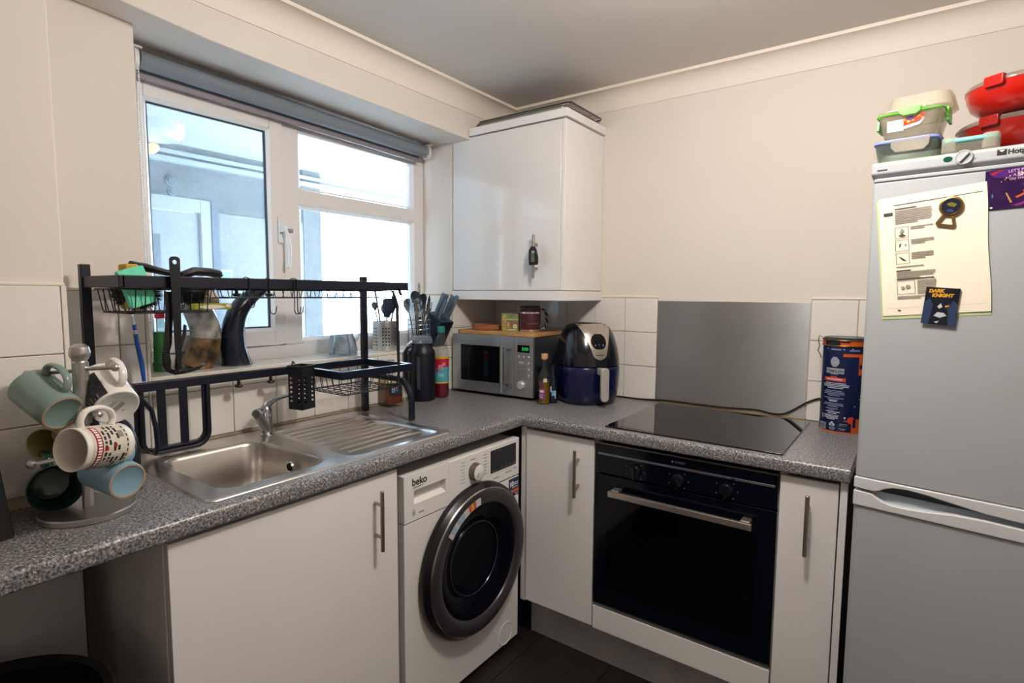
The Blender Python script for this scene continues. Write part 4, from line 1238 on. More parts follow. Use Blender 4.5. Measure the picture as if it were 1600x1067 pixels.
# barrel mug with a rope handle
t = thing('barrel_mug', 'dark red barrel mug with metal bands and a rope handle on the chopping board', 'mug', (.391, -.245, ZB))
BM = Matrix.Translation((.391, -.245, ZB))
b = MB().at(BM).lathe([(0, .002), (.040, .002), (.044, .010), (.0475, .030), (.0485, .055), (.047, .085), (.0445, .112), (.041, .112), (.0425, .085), (.043, .02), (0, .012)], 40)
b.build('body', mat('oxblood', '4d2128', .45, bump=.2, bscale=60, var=.2), t)
b = MB().at(BM)
b.lathe([(.0455, .082), (.0482, .083), (.0475, .089), (.0455, .090)], 40, cap=False)
b.lathe([(.043, .0), (.0445, .001), (.0462, .011), (.044, .012)], 40, cap=False)
b.build('band', CHROME, t)
b = MB().at(BM); b.lathe([(.0445, .108), (.0465, .109), (.0465, .116), (.041, .117), (.0405, .110)], 40, cap=False); b.build('rim', BLACKP, t)
it = MB()
for k in range(9):
    a = R(-75 + 8 * k); it.at(BM).cyl(.0488, a, a + R(4.5), .036, .0395, 2)
it.build('label_print', PRINTG, t, smooth=0)
hd = Vector((.88, .475, 0))
def hp(s, z): return (.391 + hd.x * s, -.245 + hd.y * s, ZB + z)
ctr = [(.043, .100), (.058, .102), (.070, .090), (.076, .070), (.077, .048), (.072, .028), (.064, .012), (.055, .010), (.049, .020), (.049, .032)]
cl = []
for i in range(len(ctr) - 1):
    for q in range(5):
        f = q / 5; cl.append((ctr[i][0] * (1 - f) + ctr[i + 1][0] * f, ctr[i][1] * (1 - f) + ctr[i + 1][1] * f))
pd_ = Vector((-.475, .88, 0))
b = MB(); b2 = MB()
for ph, bb in ((0, b), (PI, b2)):
    pts = []
    for i, (s, z) in enumerate(cl):
        a = i * .9 + ph
        p = Vector(hp(s + .0035 * math.cos(a), z)) + pd_ * (.0035 * math.sin(a)); pts.append(p)
    bb.tube(pts, .0040, 6)
b.build('handle', mat('rope_dark', '24252c', .6), t)
b2.build('handle_strand', mat('rope_grey', '8d9096', .4), t)

# ------------------------------------------------------------------ air fryer
fx_, fy_ = .79, -.61
l_ = math.hypot(fx_, fy_)
AFM = Matrix.Translation((.648, -.178, ZW)) @ Matrix.Rotation(math.atan2(fy_, fx_), 4, 'Z')     # local +x is the front
t = thing('air_fryer', 'black air fryer with blue glow painted on its drawer and a silver front panel beside the microwave', 'air fryer', M=AFM, world=False)
AF = [(0, .108, .112, .112), (.008, .116, .122, .118), (.04, .126, .133, .126), (.08, .131, .137, .130), (.12, .133, .139, .132), (.163, .133, .139, .133), (.20, .130, .136, .132), (.24, .124, .127, .129), (.28, .114, .112, .122), (.305, .105, .100, .114), (.325, .093, .086, .102), (.337, .079, .072, .088), (.344, .060, .052, .068), (.346, .04, .034, .046)]
def af(z):
    for p, q in zip(AF[:-1], AF[1:]):
        if p[0] <= z <= q[0]:
            f = (z - p[0]) / (q[0] - p[0])
            return [p[i] * (1 - f) + q[i] * f for i in (1, 2, 3)]
    return AF[-1][1:]
def afp(z, ph, o=0):
    bb, fr_, bk = af(z)
    c_, s_ = math.cos(ph), math.sin(ph)
    e = 2 / 2.5
    cx = math.copysign(abs(c_) ** e, c_); sy = math.copysign(abs(s_) ** e, s_)
    a_ = (fr_ if c_ > 0 else bk) + o
    return (cx * a_, sy * (bb + o), z)
def afloop(z, o=0, n_=48): return [afp(z, 2 * PI * k / n_, o) for k in range(n_)]
BLUE_GLOW = mat('fryer_blue_glow', '070c3a', .22, coat=.3)  # blue glow painted into the colour of the black drawer
AFB = mat('fryer_black', '090c17', .16, coat=.4)
zz = [0, .004, .012, .03, .05, .08, .11, .14, .160, .163]
MB().loft([afloop(z, -.003 if i in (0, len(zz) - 1) else 0) for i, z in enumerate(zz)]).build('drawer', BLUE_GLOW, t, smooth=50)
zz = [.165, .167, .18, .20, .22, .24, .26, .28, .295, .31, .325, .337, .344, .346]
MB().loft([afloop(z, -.003 if i == 0 else 0) for i, z in enumerate(zz)]).build('housing', AFB, t, smooth=50)
# silver panel: a shield that narrows downwards
def afang(z, y, o):
    lo, hi = -PI / 2, PI / 2
    for _ in range(30):
        m_ = (lo + hi) / 2
        if afp(z, m_, o)[1] < y: lo = m_
        else: hi = m_
    return m_
def shield(w_of, z0, z1, o, n_z=22, n_y=16, yoff=0):
    vs = []; fs = []
    for i in range(n_z + 1):
        z = z0 + (z1 - z0) * i / n_z; w_ = w_of(z)
        for j in range(n_y + 1):
            y = -w_ + 2 * w_ * j / n_y + yoff
            vs.append(afp(z, afang(z, y, o), o))
    for i in range(n_z):
        for j in range(n_y):
            k = i * (n_y + 1) + j; fs.append((k, k + 1, k + n_y + 2, k + n_y + 1))
    return MB().add(vs, fs)
def shw(z):
    f = (z - .195) / (.342 - .195)
    return .003 + .024 * math.sqrt(max(0, min(1, (z - .1949) / .016))) + .046 * max(0, f) ** 1.25
sh = shield(shw, .195, .342, .0022)
sp = sh.build('front_panel', mat('fryer_silver', 'b0a69c', .3, .7), t, smooth=60)
def elw(z):
    f = (z - .2705) / .0335
    return .034 * math.sqrt(max(0, 1 - f * f)) + .0005
shield(lambda z: elw(z) * 1.13, .2705 - .0334, .2705 + .0334, .0026).build('panel_ring', mat('fryer_ring', 'd8d2cb', .2, .8), sp, smooth=60)
shield(elw, .2705 - .031, .2705 + .031, .0032).build('touch_display', mat('touch_black', '06080f', .1), sp, smooth=60)
for yy, zq, c_ in ((-.018, .256, 'touch_white'), (.018, .256, 'touch_white'), (0, .258, 'touch_blue')):
    shield(lambda z: .0022, zq - .002, zq + .002, .0038, 2, 2, yoff=yy).build('indicator', mat(c_, '8d93a0' if c_ == 'touch_white' else '2c50c0', .4, emis=.3), sp)
b = MB()
for k in range(7):
    y = -.017 + .005 * k
    w_ = .0018
    vs = [afp(z, afang(z, y + d_, .0026), .0026) for z, d_ in ((.2125, -w_), (.2125, w_), (.2165 + .001 * (k % 2), w_), (.2165 + .001 * (k % 2), -w_))]
    b.add(vs, [(0, 1, 2, 3)])
b.build('label_print', PRINTK, sp, smooth=0)
b = MB().at(frame((.186, 0, 0), (0, 1, 0), (0, 0, 1)))
b.prism(rrect(-.0175, .028, .0175, .168, .0165, 6), -.012, .004)
b.at(Matrix.Identity(4)).box((.120, -.013, .135), (.178, .013, .163))
b.build('handle', mat('fryer_handle', 'c2bdb8', .3, .35), t, bevel=.003)

# ------------------------------------------------------------------ bottles by the microwave
def clearmat(name, tint): return glassy(name, tint, .12, .02)
BG = clearmat('bottle_glass', 'eef2ee')
t = thing('oil_bottle', 'slim glass bottle of golden oil with a cork and purple label', 'bottle', (.540, -.352, ZW))
m = Matrix.Translation((.540, -.352, ZW))
MB().at(m).lathe([(0, .001), (.0235, .001), (.025, .004), (.025, .115), (.021, .135), (.0125, .150), (.0105, .160), (.0105, .190), (.012, .193), (.0095, .195)], 26).build('glass', BG, t)
MB().at(m).lathe([(0, .004), (.0225, .004), (.0228, .098), (0, .098)], 24).build('oil', mat('olive_oil', 'b98a12', .1, trans=.6, ior=1.3), t)
MB().at(m).lathe([(0, .186), (.0092, .188), (.0095, .194), (.0145, .1945), (.0148, .213), (.013, .215), (0, .215)], 20).build('cork', mat('cork', 'c9a173', .8, var=.15, vscale=60), t)
b = MB().at(m)
PP = mat('label_purple', '7a3f7e', .5)
b.mi = 0; b.cyl(.0254, R(-115), R(-50), .022, .070, 8)
b.mi = 1; b.cyl(.0256, R(-105), R(-62), .052, .062, 6)
b.mi = 2; b.cyl(.0255, R(-115), R(-70), .078, .100, 6)
b.mi = 1; b.cyl(.0256, R(-100), R(-70), .030, .034, 4); b.cyl(.0256, R(-102), R(-68), .040, .0425, 4)
b.mi = 3; b.cyl(.0256, R(-66), R(-30), .096, .112, 6)
b.build('label_print', [PP, mat('label_pale', 'ddd0d6', .5), mat('label_plum', '5b2f4c', .5), mat('label_cream', 'cfc4ac', .5)], t, smooth=0)
t = thing('sauce_bottle', 'small dark sauce bottle with a blue label behind the oil bottle', 'bottle', (.556, -.311, ZW))
m = Matrix.Translation((.556, -.311, ZW))
MB().at(m).lathe([(0, .0), (.021, .001), (.0225, .004), (.0225, .085), (.019, .105), (.011, .122), (.010, .150), (0, .150)], 24).build('body', mat('dark_bottle', '0c1424', .12, coat=.4), t)
b = MB().at(m); b.mi = 0; b.cyl(.0228, R(-80), R(-15), .024, .076, 8); b.mi = 1
b.cyl(.0230, R(-66), R(-30), .034, .056, 5); b.mi = 2; b.cyl(.0231, R(-80), R(-70), .05, .074, 2); b.cyl(.0231, R(-30), R(-20), .022, .056, 2)
b.build('label_print', [mat('sauce_label', '16202e', .4), mat('sauce_blue', '5fb0d6', .4), mat('label_pale', 'ddd0d6', .5)], t, smooth=0)
MB().at(m).lathe([(0, .149), (.0125, .149), (.0125, .166), (0, .167)], 18).build('cap', BLACKP, t)

# ------------------------------------------------------------------ left of the microwave
t = thing('sports_jug', 'big black water jug with a clear screw lid beside the microwave', 'jug', (.066, -.604, ZW))
m = Matrix.Translation((.066, -.604, ZW))
SLV = mat('jug_black_sleeve', '070d1a', .42)
MB().at(m).lathe([(0, 0), (.050, 0), (.055, .004), (.0565, .02), (.0565, .205), (.054, .218), (.046, .229), (.0455, .250), (0, .250)], 36).build('body', SLV, t)
MB().at(m).lathe([(0, .249), (.040, .249), (.044, .252), (.0445, .268), (.041, .272), (.040, .279), (.028, .282), (0, .282)], 30).build('lid', glassy('jug_lid', 'c9d2d6', .12, .08, haze=.35, hazecol='c4ccd0'), t)
b = MB().at(m)
for a0 in (R(-62),):
    b.cyl(.0570, a0 - .13, a0 + .13, .055, .195, 6)
b.build('level_window', mat('jug_window', '3c4552', .25), t)
b = MB().at(m)
for k in range(7): b.cyl(.0573, R(-62) - .10, R(-62) - .02, .072 + k * .017, .0735 + k * .017, 2)
b.build('label_print', PRINTG, t, smooth=0)
hv = Vector((-.55, -.83, 0)).normalized()
P = Vector((.066, -.604, ZW))
b = MB().tube([P + hv * .045 + Vector((0, 0, .238)), P + hv * .060 + Vector((0, 0, .236)), P + hv * .073 + Vector((0, 0, .215)), P + hv * .073 + Vector((0, 0, .10)), P + hv * .066 + Vector((0, 0, .06)), P + hv * .052 + Vector((0, 0, .05))], .008, 10)
b.build('carry_handle', SLV, t)
b = MB().tube([P + hv * .042 + Vector((0, 0, .256)), P + hv * .058 + Vector((0, 0, .246)), P + hv * .066 + Vector((0, 0, .238))], .008, 10, flat=(.005, .010))
b.build('spout_cap', mat('jug_cap_grey', '9aa3aa', .3), t)

t = thing('squash_bottle', 'part empty bottle of red squash with a green cap', 'bottle', (.086, -.505, ZW))
m = Matrix.Translation((.086, -.505, ZW))
MB().at(m).lathe([(0, .002), (.028, .0), (.034, .006), (.0345, .04), (.0345, .185), (.0335, .20), (.030, .225), (.021, .262), (.014, .285), (.0135, .295), (0, .296)], 30).build('bottle', clearmat('pet_clear', 'eef0f0'), t)
MB().at(m).lathe([(0, .004), (.0315, .005), (.0325, .012), (.0325, .076), (0, .076)], 28).build('squash', mat('red_squash', '8c1230', .08, trans=.35, ior=1.33), t)
MB().at(m).lathe([(0, .292), (.0165, .292), (.0165, .318), (.0155, .320), (0, .320)], 24).build('cap', mat('teal_cap', '0f7a68', .4), t)
b = MB().at(m)
L_ = [('y', .176, .186, 1), ('m', .140, .176, 0), ('t', .072, .140, 2), ('y2', .066, .072, 1)]
for _, z0, z1, i in L_:
    b.mi = i; b.cyl(.0350, R(-140), R(30), z0, z1, 16)
b.mi = 3; b.cyl(.0353, R(-70), R(-35), .130, .150, 4); b.cyl(.0353, R(-40), R(-15), .146, .160, 4)
b.mi = 0; b.cyl(.0353, R(-85), R(-72), .118, .132, 3); b.cyl(.0352, R(-100), R(-60), .134, .146, 4)
b.mi = 4; b.cyl(.0353, R(-70), R(-30), .095, .112, 4)
b.mi = 5; b.cyl(.0353, R(-95), R(0), .179, .1825, 6)
b.build('label', [mat('lbl_magenta', 'b8203c', .4), mat('lbl_yellow', 'e0b62e', .4), mat('lbl_teal', '4fa3b4', .4), mat('lbl_pink', 'd77c95', .4), mat('lbl_sky', '84c4d2', .4), mat('lbl_ochre', '9c6a28', .4)], t, smooth=0)

# whisky
WM = Matrix.Translation((.058, -.778, ZW)) @ Matrix.Rotation(R(-14), 4, 'Z')
t = thing('whisky_bottle', 'square glass bottle of amber whisky with a dark label under the drying rack', 'bottle', M=WM, world=False)
def sqr(h, z, r): return [(x, y, z) for x, y in rrect(-h, -h, h, h, r, 4)]
MB().loft([sqr(.034, 0, .006), sqr(.040, .004, .008), sqr(.040, .100, .008), sqr(.036, .115, .016), sqr(.018, .132, .012), sqr(.014, .140, .0139), sqr(.014, .165, .0139)]).build('glass', clearmat('whisky_glass', 'f0e9da'), t)
MB().loft([sqr(.035, .014, .006), sqr(.036, .018, .008), sqr(.036, .088, .008)]).build('whisky', mat('whisky_amber', '9c4f1c', .08, trans=.6, ior=1.35), t)
MB().lathe([(.0, .160), (.0165, .160), (.0165, .190), (.015, .192), (0, .192)], 20).build('stopper', mat('stopper_grey', '8c9096', .4), t)
MB().box((.0402, -.030, .050), (.0410, .030, .100)).build('label', mat('whisky_label', '1e2836', .4), t, smooth=0)
text('86', .034, frame((.0411, -.019, .062), (0, 1, 0), (0, 0, 1)), mat('label_silver', '8b96a2', .4), t, bold=.0008)

# ------------------------------------------------------------------ biscuit tin
TC = (1.612, -.088)
t = thing('biscuit_tin', 'tall navy and orange round tin with a wire clip lid beside the fridge', 'tin', (*TC, ZW))
m = Matrix.Translation((*TC, ZW))
TR_ = .0685
TN = mat('tin_navy', '0b1a46', .25, coat=.3)
TO = mat('tin_orange', 'c8581e', .3)
MB().at(m).lathe([(0, 0), (TR_ - .002, 0), (TR_, .003), (TR_, .290), (TR_ - .001, .296), (0, .296)], 48).build('tin_body', TN, t)
MB().at(m).lathe([(TR_ + .0008, .298), (TR_ + .0012, .320), (TR_ - .004, .325), (TR_ - .008, .323), (0, .323)], 48).build('lid', mat('tin_lid', '2a2d3a', .25, .3), t)
b = MB().at(m)
for z in (.298, .317):
    b.tube([((TR_ + .003) * math.cos(2 * PI * k / 48), (TR_ + .003) * math.sin(2 * PI * k / 48), z) for k in range(48)], .0016, 6, closed=True)
va = R(-60 - 110)
for dz in (0,):
    for da in (-.05, .05):
        b.tube([((TR_ + r_) * math.cos(va + da), (TR_ + r_) * math.sin(va + da), z) for r_, z in ((.002, .322), (.012, .328), (.016, .310), (.010, .292), (.016, .275), (.008, .262), (.004, .250))], .0017, 6)
b.build('wire_clip', GOLD, t)
# print wrapped round the tin; angle 0 faces the camera
A0 = math.atan2(-2.3152 - TC[1], 1.797 - TC[0])
b = MB().at(m)
def tp(x0, z0, x1, z1, i, o=.0004):
    """x in metres along the wall of the tin from the middle, rightwards"""
    b.mi = i; b.cyl(TR_ + o, A0 + x0 / TR_, A0 + x1 / TR_, z0, z1, max(2, int(abs(x1 - x0) / .006)))
tp(-.015, .298, .10, .3155, 1, .0014); tp(-.014, .3085, .012, .3145, 0, .0018); tp(-.10, .299, -.07, .315, 4, .0014)
tp(-.005, .262, .085, .272, 1); tp(.044, .200, .085, .262, 1); tp(.046, .222, .058, .236, 0, .0006)
tp(-.100, -.0, .060, .004, 1, .0005); tp(.030, .004, .07, .05, 1); tp(.034, .02, .044, .05, 0, .0006)
# emblem: plain pale oval and a bow shaped banner
for i in range(8):
    z = .228 + .006 * i / 1.6
    w_ = .0145 * math.sqrt(max(0.05, 1 - ((i - 3.5) / 4) ** 2))
    tp(-.030 - w_, .226 + i * .0042, -.030 + w_, .226 + i * .0042 + .0042, 3)
tp(-.060, .203, .000, .221, 3); tp(-.042, .1995, -.018, .203, 3)
tp(-.066, .176, .006, .189, 4); tp(-.042, .189, -.020, .193, 4)
tp(-.056, .1805, -.004, .1855, 2, .0006)
random.seed(21)
def tl_(z, n_, cx, wmax, i=2, h=.0026, dz=.0054):
    for k in range(n_):
        ww = wmax * (.62 + .38 * random.random()) * (.65 if k == n_ - 1 else 1)
        tp(cx - ww / 2, z - k * dz, cx + ww / 2, z - k * dz + h, i)
tl_(.168, 4, -.026, .098)
tl_(.142, 4, -.030, .074, 5)
tl_(.117, 2, -.030, .078, 5)
tl_(.106, 1, -.030, .064, 2, .004)
tl_(.098, 3, -.030, .080, 5)
tl_(.080, 2, -.034, .046, 5); tl_(.069, 2, -.030, .068, 2)
tp(-.068, .044, -.064, .060, 2); tl_(.057, 4, -.034, .050, 2, .0024, .0044)
tp(.006, .050, .012, .056, 2)
for i in range(8):
    w_ = .0115 * math.sqrt(max(0.05, 1 - ((i - 3.5) / 4) ** 2)); tp(.028 - w_, .034 + i * .0029, .028 + w_, .034 + i * .0029 + .0029, 4)
tp(.006, .041, .018, .0435, 1)
tp(-.078, .006, -.050, .029, 3)
for k in range(9): tp(-.074 + k * .0024, .009, -.0728 + k * .0024, .025, 0, .0007)
tp(-.038, .022, -.020, .030, 2); tp(-.033, .030, -.025, .036, 2); tp(-.032, .0245, -.026, .029, 0, .0007)
tl_(.016, 3, -.028, .028, 5, .0022, .004); tl_(.030, 2, .006, .034, 5, .002, .005); tl_(.014, 2, .004, .03, 5, .002, .004)
for x, z in ((.052, .116), (.055, .128), (.036, .092), (-.006, .285), (.02, .287), (-.06, .286)):
    tp(x, z, x + .004, z + .003, 2)
tp(-.045, .283, -.012, .288, 5); tp(.012, .281, .045, .286, 5)
b.build('label_print', [TN, TO, mat('tin_white', 'b9bfd0', .4), mat('tin_silver', 'a9adb4', .35, .3), mat('tin_red', 'c8401e', .3), mat('tin_lilac', '7d86a6', .4)], t, smooth=0)
lb = MB()
for k, ch in enumerate('STORMTROOPER'):
    a = A0 + (-.0585 + .00525 * k) / TR_
    text(ch, .0105, m @ frame(((TR_ + .0007) * math.cos(a), (TR_ + .0007) * math.sin(a), .208 - .0018 + .0018 * abs(k - 5.5) / 5.5), (-math.sin(a), math.cos(a), 0), (0, 0, 1)), TN, t, bold=.0002, sx=.75, extr=.0001, into=lb)
for k, ch in enumerate('BEER'):
    a = A0 + (-.0385 + .005 * k) / TR_
    text(ch, .0052, m @ frame(((TR_ + .0007) * math.cos(a), (TR_ + .0007) * math.sin(a), .1998), (-math.sin(a), math.cos(a), 0), (0, 0, 1)), TN, t, extr=.0001, into=lb)

o = lb.build('lettering', TN, t, smooth=0); o['kind'] = 'stuff'
# appliance lead along the splashback
pts = [(.70, -.018, .9085), (.745, -.014, .9085), (.83, -.013, .9085), (.948, -.012, .915), (1.113, -.013, .915), (1.20, -.014, .9165), (1.276, -.013, .9205), (1.324, -.013, .922), (1.37, -.013, .9155), (1.409, -.013, .918), (1.444, -.013, .937), (1.49, -.013, .972), (1.531, -.013, .993), (1.58, -.012, 1.005)]
fine = []
for i in range(len(pts) - 1):
    p0, p1, p2, p3 = [Vector(pts[max(0, min(len(pts) - 1, i + k))]) for k in (-1, 0, 1, 2)]
    for q in range(5):
        f = q / 5
        fine.append(.5 * ((2 * p1) + (p2 - p0) * f + (2 * p0 - 5 * p1 + 4 * p2 - p3) * f * f + (3 * p1 - p0 - 3 * p2 + p3) * f ** 3))
fine.append(Vector(pts[-1]))
o = MB().tube(fine, .0034, 8).build('appliance_lead', BLACKP)
tag(o, 'black flex lying along the foot of the splashback to the tin', 'cable')

# key fob on the wall cabinet handle
t = thing('key_fob', 'black leather key fob hanging from the wall cabinet handle', 'key fob', (.487, -.372, 1.49))
b = MB().tube([(.494 + .013 * math.cos(a), -.3715 + .006 * math.sin(a), 1.576 + .010 * math.sin(a + .6)) for a in [2 * PI * k / 20 for k in range(20)]], .0012, 6, closed=True)
b.build('ring', mat('ring_brass', '9a8a6a', .3, 1), t)
b = MB().at(FRONT(.500, -.377, 1.492) @ Matrix.Rotation(R(4), 4, 'Z'))
b.prism([(-.021, .002), (.021, .0), (.024, .030), (.017, .066), (.010, .078), (-.008, .078), (-.019, .064), (-.022, .030)], 0, .011)
fb = b.build('fob', BLACKP, t, bevel=.003)
MB().at(FRONT(.500, -.3885, 1.492) @ Matrix.Rotation(R(4), 4, 'Z')).prism(rrect(-.007, .012, .010, .052, .004, 3), 0, .002).build('emblem', mat('fob_olive', '6c6f55', .4, .5), fb, bevel=.0006)
MB().at(FRONT(.502, -.3885, 1.542)).prism(rrect(-.008, 0, .006, .010, .002, 2), 0, .0025).build('rivet', mat('fob_steel', 'b5b5b0', .3, .8), fb)

# ------------------------------------------------------------------ left end of the worktop: mug tree
def arm(b, p, d, L):
    d = Vector(d).normalized(); p = Vector(p)
    b.tube([p, p + d * L], .0042, 10)
    b.sphere(p + d * (L + .004), .0085, 12)
TX, TY = .407, -1.925
t = thing('mug_tree', 'brushed steel mug tree hung with mugs at the left end of the worktop', 'mug tree', (TX, TY, ZW))
m = Matrix.Translation((TX, TY, ZW))
MB().at(m).lathe([(0, 0), (.083, 0), (.085, .002), (.085, .011), (.083, .0135), (0, .0145)], 56).build('base', STEEL, t)
MB().at(m).lathe([(0, .0145), (.0105, .0145), (.0105, .19), (.0140, .192), (.0145, .196), (.0145, .320), (.013, .321), (.012, .323), (.015, .328), (.0182, .334), (.0188, .341), (.0165, .352), (.010, .358), (0, .360)], 32).build('post', STEEL, t)
b = MB(); arm(b, (TX, TY, 1.208), (-.087, -.063, -.008), .107); b.build('arm', STEEL, t)
b = MB(); arm(b, (TX, TY, 1.211), (.062, .045, .004), .068); b.build('arm', STEEL, t)
b = MB(); arm(b, (TX, TY, 1.133), (.122, -.010, .0), .116); b.build('arm', STEEL, t)
b = MB(); arm(b, (TX, TY, 1.115), (-.085, .02, 0), .090); b.build('arm', STEEL, t)
b = MB(); arm(b, (TX, TY, 1.031), (.0, -.077, .0), .085); b.build('arm', STEEL, t)
b = MB(); arm(b, (TX, TY, 1.035), (.075, .035, .0), .080); b.build('arm', STEEL, t)
def mug(name, label, B, A, H, r0, r1, h, outer, inner=None, foot=None, hr=.032, flare=0):
    """B centre of the foot, A direction foot to mouth, H direction of the handle"""
    M_ = axisframe(B, A, H)
    t = thing(name, label, 'mug', M=M_, group='mugs hanging on the mug tree', world=False)
    b = MB()
    prof = [(0, .0015), (r0 * .84, .0015), (r0 * .88, 0), (r0 * .97, .0006), (r0, .003), (r0 + (r1 - r0) * .3, h * .3), (r0 + (r1 - r0) * .6, h * .62), (r1, h - .002), (r1 + flare, h), (r1 + flare - .0016, h + .0008), (r1 - .0038, h - .002), (r0 + (r1 - r0) * .5 - .004, h * .5), (r0 - .005, .010), (r0 - .014, .006), (0, .006)]
    b.lathe(prof, 44)
    for i in range(len(b.m)): pass
    k_ = len(prof) - 1
    for fi in range(44 * k_):
        q = fi % k_
        b.m[fi] = 2 if q in (1, 2) else (1 if q >= 9 else 0)
    b.build('body', [outer, inner or outer, foot or outer], t, smooth=50)
    b = MB()
    pts = [(r0 + (r1 - r0) * .22 - .001, 0, h * .20), (r0 + .012, 0, h * .17), (r0 + hr * .78, 0, h * .24), (r0 + hr, 0, h * .42), (r0 + hr, 0, h * .58), (r0 + hr * .82, 0, h * .76), (r1 + .012, 0, h * .84), (r1 - .001, 0, h * .82)]
    fine = []
    for i in range(len(pts) - 1):
        p0, p1, p2, p3 = [Vector(pts[max(0, min(len(pts) - 1, i + k))]) for k in (-1, 0, 1, 2)]
        for q in range(4):
            f = q / 4
            fine.append(.5 * ((2 * p1) + (p2 - p0) * f + (2 * p0 - 5 * p1 + 4 * p2 - p3) * f * f + (3 * p1 - p0 - 3 * p2 + p3) * f ** 3))
    fine.append(Vector(pts[-1]))
    b.tube(fine, .006, 12, flat=(.0078, .0052), upv=(0, 1, 0))
    b.build('handle', outer, t)
    return t
SAGE = mat('sage_glaze', '7b9189', .3, coat=.2)
BEIGE = mat('unglazed_ring', 'a8917a', .7)
mug('sage_mug', 'sage green mug hanging upper left on the mug tree', (.423, -1.962, 1.126), (-.873, -.222, .434), (.384, .233, .893), .0385, .0425, .108, SAGE, mat('sage_inner', '97aaa4', .25), BEIGE, .034)
PHB, PHA, PHH = (.447, -1.877, 1.127), (-.861, -.038, .508), (.498, .149, .855)
t = mug('photo_mug', 'white mug with a dark printed panel hanging upper right, foot outwards', PHB, PHA, PHH, .0435, .045, .100, CERW, CERW, CERW, .034)
b = MB(); b.mi = 0; b.cyl(.0453, R(-118), R(-35), .004, .078, 12); b.mi = 1
for k in range(5): b.cyl(.0455, R(-100 + 10 * k), R(-95 + 10 * k), .006, .012 + .006 * ((k * 7) % 3), 2)
b.mi = 2; b.cyl(.0453, R(40), R(95), .010, .085, 8)
b.build('label_print', [mat('photo_dark', '232228', .25), mat('photo_grey', '73737a', .3), mat('photo_blue', '5f7896', .2)], t, smooth=0)
decal('print', [(-.006 + .003 * k, -.016, -.0042 + .003 * k, .006 + .003 * (k % 2), 0) for k in range(4)] + [(.012, -.012, .0135, .008, 0), (.016, -.010, .0175, .006, 0)] + [(-.016, -.004, -.014, .002, 0)], Matrix.Rotation(PI, 4, 'X') @ Matrix.Rotation(R(60), 4, 'Z'), [PRINTG], t, d=.0004)
t = mug('printed_mug', 'white mug with red and black newspaper print hanging in the middle, mouth towards the left', (.505, -1.896, 1.065), (.406, -.905, .128), (-.07, .108, .992), .0405, .041, .100, CERW, CERW, CERW, .034)
b = MB()
def mp_(a0, a1, z0, z1, i, o=.0006): b.mi = i; b.cyl(.0411 + o, R(-a0), R(-a1), z0, z1, max(2, int(abs(a1 - a0) / 8)))
s_ = 1
mp_(18, 168, .014, .090, 3, .0002)
mp_(20, 168, .070, .083, 0)
random.seed(9)
for k in range(18): mp_(26 + 7.5 * k, 30 + 7.5 * k + random.random() * 1.5, .073, .0805, 1, .0009)
for k in range(4):
    z = .062 - k * .009
    a = 24
    while a < 160:
        wv = 5 + random.random() * 14
        if random.random() < .8: mp_(a, a + wv, z, z + .0045, 2, .0008)
        a += wv + 4
mp_(86, 96, .060, .067, 0, .001); mp_(80, 90, .042, .049, 0, .001)
for k in range(9): mp_(28 + 14 * k, 36 + 14 * k, .017, .0195, 2, .0008)
mp_(44, 64, .024, .034, 4, .0009); mp_(110, 134, .022, .027, 2, .0009)
b.build('label_print', [mat('news_red', '9c2016', .3), PRINTW, PRINTK, mat('news_paper', 'cfc8b8', .35), mat('news_grey', '8a857c', .4)], t, smooth=0)
YEL = mat('cream_yellow_glaze', 'b5a878', .3)
mug('yellow_mug', 'pale yellow mug at the back left of the mug tree', (.281, -1.917, 1.056), (.703, -.706, -.085), (.373, .265, .889), .033, .0365, .080, YEL, mat('yellow_inner', 'a39763', .35), YEL, .03)
DG = mat('dark_green_glaze', '1c3b2e', .18, coat=.4)
mug('green_mug', 'large dark green mug hanging low on the left, mouth outwards', (.303, -1.964, .958), (.985, -.10, .10), (-.106, -.125, .987), .038, .048, .082, DG, mat('dark_green_inner', '17332a', .15, coat=.4), DG, .034)
SKY = mat('sky_glaze', '7fa3b4', .28, coat=.2)
mug('blue_mug', 'light blue mug hanging lowest on the right of the mug tree', (.533, -1.893, .990), (-.966, -.204, .156), (.093, .289, .953), .0365, .0405, .098, SKY, SKY, BEIGE, .034)

# black tray leaning at the very left, bin under the worktop
o = MB().hexa([(.432, -2.30, .9055), (.442, -2.30, .9055), (.442, -2.052, .9055), (.432, -2.052, .9055), (.270, -2.30, 1.06), (.280, -2.30, 1.067), (.280, -2.042, 1.067), (.270, -2.042, 1.06)]).build('serving_tray', BLACKP, None, bevel=.002)
tag(o, 'black tray leaning on the wall at the left end of the worktop', 'tray')
t = thing('waste_bin', 'round black open bin on the floor under the left end of the worktop', 'bin', (.53, -2.15, 0))
m = Matrix.Translation((.53, -2.15, 0))
BINM = mat('bin_black', '0d0d0e', .45)
MB().at(m).lathe([(0, 0), (.165, 0), (.17, .004), (.200, .60), (.196, .60), (.166, .008), (0, .008)], 56).build('bucket', BINM, t)
MB().at(m).lathe([(.199, .585), (.208, .590), (.210, .615), (.204, .622), (.190, .618), (.188, .606), (.197, .600)], 56, cap=False).build('rim', BINM, t)

# ------------------------------------------------------------------ over-sink drying rack
t = thing('drying_rack', 'black two tier drying rack standing over the sink', 'drying rack', (.2, -1.36, ZW))
RXB, RXF, RYL, RYR = .070, .305, -1.810, -.922
def post(x, y, z0, z1, w_=.011, d_=.011):
    return MB().box((x - w_, y - d_, z0), (x + w_, y + d_, z1))
post(RXB, RYR, ZW + .004, 1.435).build('post', BLACKM, t, bevel=.0025)
post(RXB, RYL, ZW + .0005, 1.441).build('post', BLACKM, t, bevel=.0025)
